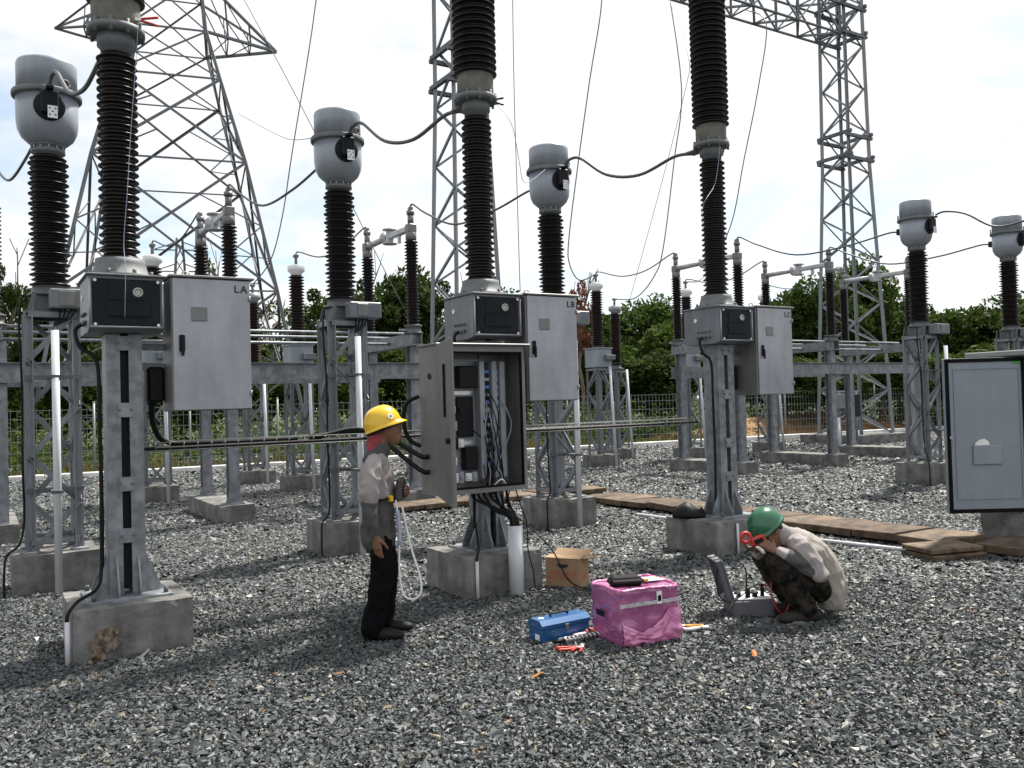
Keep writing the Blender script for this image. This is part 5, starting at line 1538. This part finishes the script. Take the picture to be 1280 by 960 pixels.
# open instrument case
CASE = mat('grey_case', (0.10, 0.105, 0.125), 0.5, 0, 0.1, 8)
ic = thing('instrument_case', 'open grey instrument case with a white panel before the crouching worker', 'instrument case', (1.735, 6.50, .01), R(3))
w, d, h = .32, .26, .13
mb = MB(); mb.box(-w / 2, w / 2, -d / 2, d / 2, 0, h, .012); mb.build('body', CASE, ic)
mb = MB(); mb.box(-w / 2 + .012, w / 2 - .012, -d / 2 + .012, d / 2 - .012, h + .0005, h + .010, .003); pn = mb.build('panel', LIGHTW, ic)
for (x, y, r_, hh, m) in ((-.09, -.05, .018, .03, RUB), (-.03, -.07, .02, .07, RUB), (.03, -.05, .022, .03, RUB), (.09, -.04, .016, .09, RUB), (-.07, .05, .03, .015, DARK), (.06, .05, .035, .012, DARK), (0, .02, .012, .02, REDP)):
    mb = MB(); mb.cyl((x, y, h + .01), (x, y, h + .01 + hh), r_, r_ * .8, n=14); mb.build('knob', m, pn)
mb = MB(); mb.tube([(.0, -.02, h + .012), (.005, -.02, h + .05), (.04, -.02, h + .055), (.05, -.02, h + .012)], .006, 6, 4); mb.build('loop', LIGHTW, pn)
lid = MB(); lid.box(-.31, 0, -d / 2, d / 2, 0, .02, .008); lid.box(-.31, -.295, -d / 2, d / 2, -.03, 0); lid.box(-.295, 0, -d / 2, -d / 2 + .012, -.03, 0); lid.box(-.295, 0, d / 2 - .012, d / 2, -.03, 0)
lo = lid.build('lid', CASE, ic, (-w / 2, 0, h)); lo.rotation_euler = (0, R(74), 0)
mb = MB(); mb.box(-.32, -.308, -.07, -.03, -.02, .01); mb.box(-.32, -.308, .03, .07, -.02, .01); mb.build('latch', CHROME, lo)
for q, (pts, lab, m) in enumerate((
    ([(1.70, 6.43, .20), (1.69, 6.40, .36), (1.60, 6.38, .44), (1.50, 6.42, .40), (1.48, 6.40, .2), (1.56, 6.34, .14), (1.72, 6.40, .22)], 'black test lead looping round the lid of the instrument case', RUB),
    ([(1.64, 6.44, .18), (1.55, 6.30, .12), (1.45, 6.22, .04), (1.25, 6.15, .035), (1.05, 6.2, .04)], 'black test lead trailing from the instrument case to the pink box', RUB),
    ([(1.82, 6.42, .22), (1.87, 6.38, .30), (1.86, 6.33, .16), (1.93, 6.31, .05), (2.0, 6.33, .18), (1.93, 6.34, .34)], 'red test lead hanging between the instrument case and the crouching worker', REDP))):
    cable([Vector(p) for p in pts], .005, lab, m, 'test_lead', None, 7)
# leaves and litter
for q, (x, y, lab, c) in enumerate(((.10, 5.05, 'dry orange leaf on the gravel near the foreground', (0.35, 0.15, 0.05)), (1.45, 5.35, 'curled orange leaf on the gravel before the instrument case', (0.4, 0.16, 0.05)), (4.6, 9.6, 'white scrap of paper on the gravel beyond the walkway', (.8, .8, .78)), (4.75, 10.6, 'white torn wrapper on the gravel left of the open grey door', (.8, .8, .78)))):
    mb = MB(); pts = []
    for k in range(9):
        a = k / 9 * 6.283; r_ = .035 * (1 + .4 * math.sin(2 * a + q))
        pts.append((r_ * math.cos(a), .6 * r_ * math.sin(a)))
    mb.prism(pts, 'z', 0, .003)
    mb.v = [(x_, y_, z_ + .012 * math.sin(x_ * 60)) for x_, y_, z_ in mb.v]
    o = mb.build('leaf' if q < 2 else 'paper_scrap', mat('litter_%d' % q, c, 0.8), None, (x, y, .055), q * 1.3); tag(o, lab, 'leaf' if q < 2 else 'paper')

# ================================================================== PEOPLE
def chain_into(mb, pts, rad, side, n=16, sub=3):
    P = [Vector(p) for p in pts]; Rr = [Vector((r[0], r[1], 0)) if isinstance(r, tuple) else Vector((r, r, 0)) for r in rad]
    if sub > 1 and len(P) > 2:
        P = catmull(P, sub); Rr = catmull(Rr, sub)
    elif len(P) == 2:
        P = [P[0].lerp(P[1], k / 4) for k in range(5)]; Rr = [Rr[0].lerp(Rr[1], k / 4) for k in range(5)]
    # rounded ends
    def cap(p, q, r, rev):
        d = (p - q).normalized(); m = min(r.x, r.y)
        out = [(p + d * m * math.sin(a), r * math.cos(a)) for a in (R(30), R(58), R(82))]
        return out
    st = cap(P[0], P[1], Rr[0], True)[::-1]; en = cap(P[-1], P[-2], Rr[-1], False)
    P2 = [s[0] for s in st] + P + [s[0] for s in en]; R2 = [s[1] for s in st] + Rr + [s[1] for s in en]
    side = Vector(side)
    vs = []; k = len(P2)
    for i, p in enumerate(P2):
        t = (P2[min(i + 1, k - 1)] - P2[max(i - 1, 0)]).normalized()
        a = side - t * side.dot(t)
        if a.length < 1e-4: a = t.orthogonal()
        a.normalize(); b = t.cross(a)
        for j in range(n):
            w = 2 * math.pi * j / n
            vs.append(p + a * (R2[i].x * math.cos(w)) + b * (R2[i].y * math.sin(w)))
    fs = []
    for i in range(k - 1):
        for j in range(n):
            q = (j + 1) % n
            fs.append((i * n + j, i * n + q, (i + 1) * n + q, (i + 1) * n + j))
    fs.append(tuple(range(n))[::-1]); fs.append(tuple((k - 1) * n + j for j in range(n)))
    mb.add(vs, fs, True)
def fuse(name, chains, parent, mats, voxel=.008, smooth=4, wr=0.0, wscale=(9, 9, 5), pick=None):
    mb = MB()
    for c in chains: chain_into(mb, *c)
    me = mb.mesh('tmp', mats[0])
    o = bpy.data.objects.new('tmp', me); COL.objects.link(o)
    m = o.modifiers.new('r', 'REMESH'); m.mode = 'VOXEL'; m.voxel_size = voxel; m.use_smooth_shade = True
    s = o.modifiers.new('s', 'SMOOTH'); s.factor = .5; s.iterations = smooth
    dg = bpy.context.evaluated_depsgraph_get(); dg.update()
    r = bpy.data.meshes.new_from_object(o.evaluated_get(dg))
    bpy.data.objects.remove(o)
    r.name = name
    r.materials.clear()
    for q in mats: r.materials.append(q)
    if wr:
        nn = [v.normal.copy() for v in r.vertices]
        for v, n_ in zip(r.vertices, nn):
            p = v.co
            k = noise.noise(Vector((p.x * wscale[0], p.y * wscale[1], p.z * wscale[2]))) + .5 * noise.noise(Vector((p.x * 22 + 3, p.y * 22, p.z * 13)))
            f = 1 - abs(noise.noise(Vector((p.x * 9 + p.z * 8, p.y * 9, p.z * 6 - p.x * 7 + 9))) * 2.6)
            f2 = 1 - abs(noise.noise(Vector((p.x * 17 - p.z * 6, p.y * 17, p.z * 10 + p.y * 9 + 4))) * 2.6)
            v.co += n_ * wr * (.7 * k + 1.0 * (f - .5) + .55 * (f2 - .5))
    for p in r.polygons:
        p.use_smooth = True
        if pick: p.material_index = pick(p.center)
    q = bpy.data.objects.new(name, r); COL.objects.link(q); q.parent = parent
    return q
SKIN = mat('skin', (0.17, 0.085, 0.05), 0.5, 0, 0.12, 12, spec=0.4)
HAIR = mat('black_hair', (0.012, 0.010, 0.009), 0.5)
SHIRT = mat('pinkish_cotton', (0.30, 0.272, 0.268), 0.9, 0, 0.06, 8, bump=0.15, bscale=140, spec=0.1)
SHIRTG = mat('grey_cotton', (0.085, 0.082, 0.082), 0.9, 0, 0.12, 8, bump=0.15, bscale=140, spec=0.1)
SHIRTB = mat('beige_cotton', (0.30, 0.28, 0.25), 0.9, 0, 0.08, 8, bump=0.15, bscale=140, spec=0.1)
TROU = mat('black_trousers', (0.004, 0.004, 0.005), 0.9, 0, 0.3, 9, spec=0.1)
CAMO = mat('dark_camouflage', (0.009, 0.0085, 0.008), 0.9, 0, 0.5, 18, col2=(0.038, 0.033, 0.028), spec=0.1)
BOOT = mat('black_boot', (0.009, 0.009, 0.009), 0.6, 0, 0.3, 12, spec=0.25)
BOOTB = mat('brown_boot', (0.016, 0.013, 0.010), 0.8, 0, 0.3, 12)
YEL = mat('yellow_helmet_plastic', (0.72, 0.44, 0.01), 0.28, 0, 0.05, 4, coat=0.4)
GREENH = mat('green_helmet_plastic', (0.006, 0.095, 0.04), 0.28, 0, 0.08, 4, coat=0.4)
REDC = mat('red_cloth', (0.30, 0.05, 0.06), 0.9, 0, 0.2, 12)

def hand_chains(wrist, fwd, palm, thumb_side, curl=.5, s=1.0):
    """palm and five fingers: fwd = finger direction, palm = palm normal (curl direction), thumb_side = towards the thumb"""
    w = Vector(wrist); f = Vector(fwd).normalized(); p = Vector(palm); p = (p - f * p.dot(f)).normalized(); t = Vector(thumb_side); t = (t - f * t.dot(f) - p * t.dot(p)).normalized()
    ch = [([w - f * .02, w + f * .03 * s, w + f * .085 * s], [(.024 * s, .020 * s), (.036 * s, .017 * s), (.040 * s, .014 * s)], t)]
    for k, (off, ln) in enumerate(((.031, .070), (.0105, .080), (-.0105, .074), (-.031, .058))):
        b = w + f * .085 * s + t * off * s
        pts = [b - f * .02]; d = f.copy(); ln *= s
        for q in range(3):
            ang = curl * (.7 + .15 * k) * (.6 + .35 * q)
            d = (d * math.cos(ang) + p * math.sin(ang)).normalized()
            pn = pts[-1] + d * (ln * (.45, .32, .25)[q] + (.02 if q == 0 else 0)); pts.append(pn)
            p2 = p
        ch.append((pts, [.0098 * s, .0094 * s, .0088 * s, .0078 * s], t))
    b = w + f * .025 * s + t * .03 * s
    d1 = (f * .6 + t * .75 + p * .25).normalized(); d2 = (f * .85 + t * .25 + p * .45).normalized()
    ch.append(([b, b + d1 * .035 * s, b + d1 * .035 * s + d2 * .03 * s, b + d1 * .035 * s + d2 * .052 * s], [.014 * s, .0115 * s, .0105 * s, .0085 * s], p))
    return ch
def head_chains(c, f, u):
    """c = head centre, f = face direction, u = up"""
    c, f, u = Vector(c), Vector(f).normalized(), Vector(u).normalized(); s = u.cross(f)
    return [([c - u * .095 + f * .035, c - u * .05 + f * .022, c + f * .008, c + u * .055 - f * .005, c + u * .085 - f * .008], [(.045, .05), (.064, .078), (.074, .093), (.070, .088), (.045, .06)], s),
            ([c + f * .095 + u * .02, c + f * .112 - u * .012, c + f * .100 - u * .026], [.009, .014, .013], s),          # nose
            ([c + f * .088 - u * .052 - s * .018, c + f * .092 - u * .052 + s * .018], [.010, .010], u),                 # lips
            ([c + f * .080 - u * .085 - s * .01, c + f * .080 - u * .085 + s * .01], [.017, .017], u),                   # chin
            ([c + f * .082 + u * .028 - s * .04, c + f * .092 + u * .03, c + f * .082 + u * .028 + s * .04], [.010, .009, .010], u),  # brow
            ([c - s * .076 + u * .02 - f * .012, c - s * .078 - u * .022 - f * .004], [(.006, .018), (.006, .013)], s),
            ([c + s * .076 + u * .02 - f * .012, c + s * .078 - u * .022 - f * .004], [(.006, .018), (.006, .013)], s)]
def helmet(parent, c, f, u, m, sticker=None):
    """hard hat: dome, ridge, rim and peak; c = centre of the rim plane"""
    c, f, u = Vector(c), Vector(f).normalized(), Vector(u).normalized(); s = u.cross(f)
    M = Matrix(((f.x, s.x, u.x, c.x), (f.y, s.y, u.y, c.y), (f.z, s.z, u.z, c.z), (0, 0, 0, 1)))
    mb = MB(); n, k = 36, 12
    vs = []
    for i in range(k + 1):
        ph = R(90) * i / k
        for j in range(n):
            a = 2 * math.pi * j / n
            rr_ = math.cos(ph) ** .82
            x, y, z = .137 * rr_ * math.cos(a), .112 * rr_ * math.sin(a), .150 * math.sin(ph) ** .95
            ridge = max(0, 1 - abs(y) / .018) * .006 * (ph > .35)
            vs.append(M @ Vector((x, y, z + ridge)))
    fs = [(i * n + j, i * n + (j + 1) % n, (i + 1) * n + (j + 1) % n, (i + 1) * n + j) for i in range(k) for j in range(n)]
    mb.add(vs, fs, True)
    # rim, wider at the front
    vs = []
    for rad, z in ((1.0, .0), (1.0, .012)):
        for j in range(n):
            a = 2 * math.pi * j / n
            vs.append(M @ Vector((.137 * math.cos(a), .112 * math.sin(a), z)))
    o0 = []
    for j in range(n):
        a = 2 * math.pi * j / n
        ex = .010 + .026 * max(0, math.cos(a)) ** 2.2
        o0.append((M @ Vector(((.137 + ex) * math.cos(a), (.112 + .010) * math.sin(a), -.008 - .012 * max(0, math.cos(a)))), M @ Vector(((.137 + ex) * math.cos(a), (.112 + .010) * math.sin(a), -.002 - .012 * max(0, math.cos(a))))))
    vs += [q[0] for q in o0] + [q[1] for q in o0]
    fs = []
    for j in range(n):
        q = (j + 1) % n
        fs += [(n + j, n + q, 3 * n + q, 3 * n + j), (3 * n + j, 3 * n + q, 2 * n + q, 2 * n + j), (2 * n + j, 2 * n + q, q, j)]
    mb.add(vs, fs, True)
    h = mb.build('helmet', m, parent)
    mb = MB(); band = [M @ Vector((.128 * math.cos(2 * math.pi * j / 24), .105 * math.sin(2 * math.pi * j / 24), -.012)) for j in range(25)]
    mb.tube(band, .011, 6); mb.build('head_band', DARK, h)
    if sticker:
        mb = MB(); p = M @ Vector(sticker[0]); nr = (M.to_3x3() @ Vector(sticker[1])).normalized()
        mb.cyl(p, p + nr * .004, .020, n=16); st = mb.build('sticker', LIGHTW, h)
        mb = MB(); mb.cyl(p + nr * .0045, p + nr * .0052, .009, n=10); mb.build('emblem', mat('green_ink', (.05, .2, .08), .5), st)
    return h

# --- standing worker, facing +X in local axes
p1 = thing('person', 'standing person in a yellow hard hat, light shirt and black trousers facing the open cabinet', 'person', (-.965, 6.13, .015), R(4))
HC = (.055, 0, 1.475)
hf, hu = Vector((.94, .03, .34)).normalized(), Vector((-.34, 0, .94)).normalized()
body = head_chains(HC, hf, hu) + [
    ([(-.005, 0, 1.22), (.0, 0, 1.30), (.03, 0, 1.41)], [(.075, .07), (.056, .056), (.052, .055)], (0, 1, 0)),
    ([(.0, 0, .80), (-.01, 0, .95), (-.005, 0, 1.1), (-.01, 0, 1.22)], [(.12, .085), (.115, .08), (.125, .09), (.105, .07)], (0, 1, 0)),
    # right (near) arm hanging
    ([(-.02, -.15, 1.215), (-.045, -.20, 1.1), (-.055, -.215, .965), (-.03, -.215, .82), (-.01, -.21, .735)], [.048, .043, .037, .032, .024], (1, 0, 0)),
    # left arm folded across the belly
    ([(-.02, .165, 1.225), (.02, .20, 1.1), (.05, .20, .99), (.13, .13, 1.0), (.175, .07, 1.02)], [.048, .043, .038, .032, .024], (1, 0, 0)),
    # legs
    ([(-.005, -.065, .82), (.01, -.085, .48), (-.055, -.105, .10)], [.055, .045, .038], (0, 1, 0)),
    ([(-.005, .065, .82), (.02, .085, .48), (-.01, .105, .10)], [.055, .045, .038], (0, 1, 0)),
    ([(-.08, -.10, .06), (.08, -.11, .04)], [.038, .034], (0, 1, 0)), ([(-.05, .10, .06), (.11, .11, .04)], [.038, .034], (0, 1, 0))]
body += hand_chains((-.008, -.21, .735), (.05, .0, -1), (.35, .55, 0), (.9, -.2, 0), .30, .95)
body += hand_chains((.175, .07, 1.02), (.3, -.85, .1), (-.8, -.2, 0), (0, 0, 1), .5, .95)
fuse('body', body, p1, [SKIN], .0068, 3)
tr_ = [([(-.005, 0, .70), (-.008, 0, .80), (-.012, 0, .92)], [(.145, .098), (.145, .098), (.135, .09)], (0, 1, 0)),
       ([(.0, -.072, .76), (.018, -.088, .48), (-.02, -.10, .28), (-.06, -.105, .085)], [.082, .084, .080, .080], (0, 1, 0)),
       ([(.0, .072, .76), (.03, .088, .48), (.015, .10, .28), (-.01, .105, .085)], [.082, .084, .080, .080], (0, 1, 0))]
fuse('trousers', tr_, p1, [TROU], .010, 3, .007)
sh = [([(-.012, 0, .70), (-.015, 0, .85), (-.015, 0, .99), (-.012, 0, 1.10)], [(.172, .124), (.168, .118), (.15, .108), (.145, .10)], (0, 1, 0)),
      ([(-.048, -.205, 1.08), (-.056, -.217, .985), (-.045, -.217, .87), (-.02, -.212, .755)], [.05, .058, .050, .042], (1, 0, 0)),
      ([(.02, .205, 1.08), (.05, .20, .985), (.12, .14, .99), (.165, .08, 1.01)], [.05, .058, .052, .044], (1, 0, 0))]
fuse('shirt', sh, p1, [SHIRTG], .0085, 3, .009)
ov = [([(-.015, 0, .99), (-.016, 0, 1.06), (-.016, 0, 1.14), (-.018, 0, 1.22), (-.008, 0, 1.285)], [(.162, .118), (.165, .119), (.17, .118), (.145, .098), (.08, .076)], (0, 1, 0)),
      ([(-.015, -.12, 1.235), (-.025, -.175, 1.195), (-.045, -.205, 1.09), (-.056, -.217, 1.01)], [.060, .067, .070, .072], (1, 0, 0)),
      ([(-.015, .12, 1.235), (-.015, .175, 1.195), (.02, .205, 1.09), (.04, .205, 1.02)], [.066, .076, .078, .078], (1, 0, 0))]
fuse('overshirt', ov, p1, [SHIRT], .0085, 2, .010)
col_ = [([(-.03, 0, 1.25), (-.0, 0, 1.30), (.015, 0, 1.335)], [(.085, .085), (.074, .076), (.070, .074)], (0, 1, 0))]
fuse('collar', col_, p1, [SHIRTG], .007, 2, .004)
nk_ = [([(-.03, 0, 1.345), (-.022, 0, 1.38), (-.01, 0, 1.41)], [(.066, .054), (.074, .06), (.074, .066)], (0, 1, 0))]
fuse('neck_cloth', nk_, p1, [REDC], .007, 2, .005)
for yy, xx in ((-.105, -.065), (.105, -.015)):
    bt = [([(xx - .025, yy, .05), (xx + .06, yy, .048), (xx + .15, yy * 1.06, .042), (xx + .195, yy * 1.08, .036)], [(.042, .048), (.044, .046), (.048, .036), (.040, .03)], (0, 1, 0)),
          ([(xx, yy, .06), (xx, yy, .16)], [.052, .05], (0, 1, 0))]
    fuse('boot', bt, p1, [BOOT], .009, 2)
helmet(p1, Vector(HC) + hu * .012 - hf * .008, hf, hu, YEL, ((.075, -.096, .052), (.45, -.85, .25)))
belt = MB(); belt.tube([(-.013 + .126 * math.cos(2 * math.pi * j / 28), .172 * math.sin(2 * math.pi * j / 28), .985) for j in range(29)], .012, 6)
YB = mat('yellow_webbing', (0.62, 0.40, 0.02), 0.7)
bo = belt.build('safety_belt', RUB, p1)
mb = MB(); mb.rbox((.085, -.122, .985), (.05, .03, .045), (0, 0, R(-45)), .008); mb.rbox((-.11, -.115, .985), (.04, .03, .04), (0, 0, R(45)), .008); mb.build('buckle', YB, bo)
mb = MB(); mb.tube([(.12, -.10, .97), (.135, -.10, .85), (.14, -.10, .70), (.135, -.10, .55), (.14, -.10, .40), (.17, -.11, .30), (.24, -.13, .285), (.285, -.13, .34), (.275, -.12, .45), (.23, -.10, .60), (.19, -.09, .78), (.165, -.09, .92)], .0075, 7, 6); mb.build('rope', LIGHTW, bo)
mb = MB(); mb.tube([(.13, -.105, .90), (.142, -.105, .78), (.142, -.105, .66)], .016, 8, 3); mb.build('shock_absorber', mat('pale_blue_webbing', (.35, .38, .5), .7), bo)
mb = MB(); mb.rbox((.15, -.03, 1.04), (.05, .13, .17), (0, R(8), R(-10)), .02); mb.build('pouch', SHIRTG, bo)

# --- crouching worker: local +X is forward, turned to face -X in the yard
p2 = thing('person', 'crouching person in a green hard hat and beige shirt holding a red meter', 'person', (1.985, 6.30, .015), R(184))
HC = (.145, .02, .648)
hf, hu = Vector((.80, .12, -.60)).normalized(), Vector((.60, .0, .80))
hu = (hu - hf * hu.dot(hf)).normalized()
W1, W2 = Vector((.16, .155, .525)), Vector((.235, -.05, .50))
body = head_chains(HC, hf, hu) + [
    ([(.01, 0, .585), (.05, .01, .61), (.10, .015, .635)], [(.075, .065), (.056, .056), (.052, .055)], (0, 1, 0)),
    ([(-.25, 0, .23), (-.235, 0, .36), (-.14, 0, .49), (-.03, 0, .575), (.01, 0, .60)], [(.13, .09), (.11, .08), (.13, .085), (.12, .07), (.075, .055)], (0, 1, 0)),
    ([(-.025, .15, .535), (-.085, .215, .45), (-.125, .235, .365), (-.0, .205, .445), W1], [.036, .038, .034, .030, .024], (0, 1, 0)),
    ([(-.02, -.15, .535), (.03, -.21, .46), (.06, -.22, .385), (.15, -.14, .44), W2], [.036, .038, .034, .030, .024], (0, 1, 0)),
    ([(-.22, .075, .225), (-.05, .115, .35), (.145, .13, .452)], [.055, .055, .046], (0, 1, 0)), ([(.145, .13, .455), (.04, .12, .27), (-.085, .11, .09)], [.046, .045, .038], (0, 1, 0)),
    ([(-.22, -.075, .225), (-.04, -.12, .35), (.155, -.15, .452)], [.055, .055, .046], (0, 1, 0)), ([(.155, -.15, .455), (.05, -.13, .27), (-.07, -.12, .09)], [.046, .045, .038], (0, 1, 0)),
    ([(-.11, .11, .05), (.07, .12, .04)], [.038, .034], (0, 1, 0)), ([(-.09, -.12, .05), (.09, -.13, .04)], [.038, .034], (0, 1, 0))]
body += hand_chains(W1, (.75, -.12, .62), (.3, -.9, -.2), (-.5, .1, .8), .62, .95)
body += hand_chains(W2, (.8, .35, .25), (-.1, .3, .9), (.2, .9, -.2), .55, .95)
fuse('body', body, p2, [SKIN], .0068, 3)
tr_ = [([(-.255, 0, .20), (-.25, 0, .28), (-.235, 0, .36)], [(.148, .104), (.148, .104), (.135, .095)], (0, 1, 0)),
       ([(-.22, .075, .225), (-.05, .115, .35), (.145, .13, .452)], [.085, .088, .074], (0, 1, 0)), ([(.145, .13, .455), (.045, .12, .27), (-.07, .11, .105)], [.076, .080, .076], (0, 1, 0)),
       ([(-.22, -.075, .225), (-.04, -.12, .35), (.155, -.15, .452)], [.085, .088, .074], (0, 1, 0)), ([(.155, -.15, .455), (.055, -.13, .27), (-.055, -.12, .105)], [.076, .080, .076], (0, 1, 0))]
fuse('trousers', tr_, p2, [CAMO], .0095, 3, .009)
sh = [([(-.30, 0, .135), (-.29, 0, .25), (-.242, 0, .38), (-.155, 0, .49), (-.05, 0, .565), (.02, 0, .598)], [(.170, .104), (.172, .120), (.160, .112), (.168, .112), (.155, .098), (.078, .072)], (0, 1, 0)),
      ([(-.02, .11, .565), (-.03, .165, .535), (-.09, .215, .44), (-.125, .235, .365)], [.07, .075, .068, .062], (0, 1, 0)), ([(-.125, .235, .365), (-.0, .205, .445), (.125, .165, .522)], [.060, .054, .042], (0, 1, 0)),
      ([(-.02, -.11, .565), (-.01, -.165, .535), (.03, -.21, .455), (.06, -.22, .385)], [.07, .075, .066, .06], (0, 1, 0)), ([(.06, -.22, .385), (.15, -.14, .44), (.205, -.08, .48)], [.058, .052, .042], (0, 1, 0))]
def seg_d(c, a, b, r):
    a, b = Vector(a), Vector(b); d = b - a
    t_ = max(0, min(1, (c - a).dot(d) / d.length_squared))
    return (c - a - d * t_).length - r, t_
FORE = [((-.125, .235, .365), (.125, .165, .522)), ((.06, -.22, .385), (.205, -.08, .48))]
UPPER = [((-.03, .165, .535), (-.125, .235, .365)), ((-.01, -.165, .535), (.06, -.22, .385))]
def pick2(c):
    # grey forearms with pale cuffs, pale yoke and upper sleeves, beige back
    fo = min((seg_d(c, a_, b_, .052) for a_, b_ in FORE), key=lambda q: q[0])
    up = min(seg_d(c, a_, b_, .066)[0] for a_, b_ in UPPER)
    if fo[0] < .02 and fo[0] < up + .004:
        return 0 if fo[1] > .86 else 1
    if up < .012: return 0
    return 0 if c.x > -.115 + .25 * (c.z - .5) else 2
fuse('shirt', sh, p2, [SHIRT, SHIRTG, SHIRTB], .0085, 3, .009, pick=pick2)
fuse('collar', [([(.02, 0, .595), (.045, .005, .615), (.065, .01, .63)], [(.083, .078), (.075, .074), (.070, .07)], (0, 1, 0))], p2, [SHIRT], .007, 2, .004)
hr = Vector(HC)
fuse('hair', [([hr - hf * .055 + hu * .02, hr - hf * .07 - hu * .02, hr - hf * .055 - hu * .055], [(.062, .03), (.062, .03), (.045, .02)], (0, 1, 0))], p2, [HAIR], .007, 2)
for yy, xx in ((.11, -.10), (-.12, -.08)):
    bt = [([(xx - .05, yy, .05), (xx + .05, yy, .048), (xx + .15, yy * 1.06, .042), (xx + .205, yy * 1.08, .038)], [(.044, .048), (.046, .048), (.05, .042), (.042, .034)], (0, 1, 0)),
          ([(xx, yy, .06), (xx + .02, yy, .15)], [.054, .052], (0, 1, 0))]
    fuse('boot', bt, p2, [BOOTB], .009, 2)
helmet(p2, Vector(HC) + hu * .030, hf, hu, GREENH)
# clamp meter in the near hand
M2 = Matrix.Translation(p2.location) @ Matrix.Rotation(p2.rotation_euler.z, 4, 'Z')
mc = M2 @ Vector((.27, .115, .60))
cm = thing('clamp_meter', 'red clamp meter held up in front of the green helmet', 'meter', mc, R(184))
mb = MB(); mb.rbox((0, 0, 0), (.12, .042, .062), (0, R(20), 0), .014); mb.build('body', REDP, cm)
mb = MB(); mb.rbox((.0, .019, -.002), (.07, .006, .035), (0, R(20), 0), .003); mb.build('display', DARK, cm)
mb = MB(); mb.ring((.088, 0, .020), .034, .014, 'y', 20, 8); mb.build('jaw', REDP, cm)
mb = MB(); mb.cyl((.0, .0, -.03), (.10, .0, -.085), .006, n=8); mb.build('probe', RUB, cm)
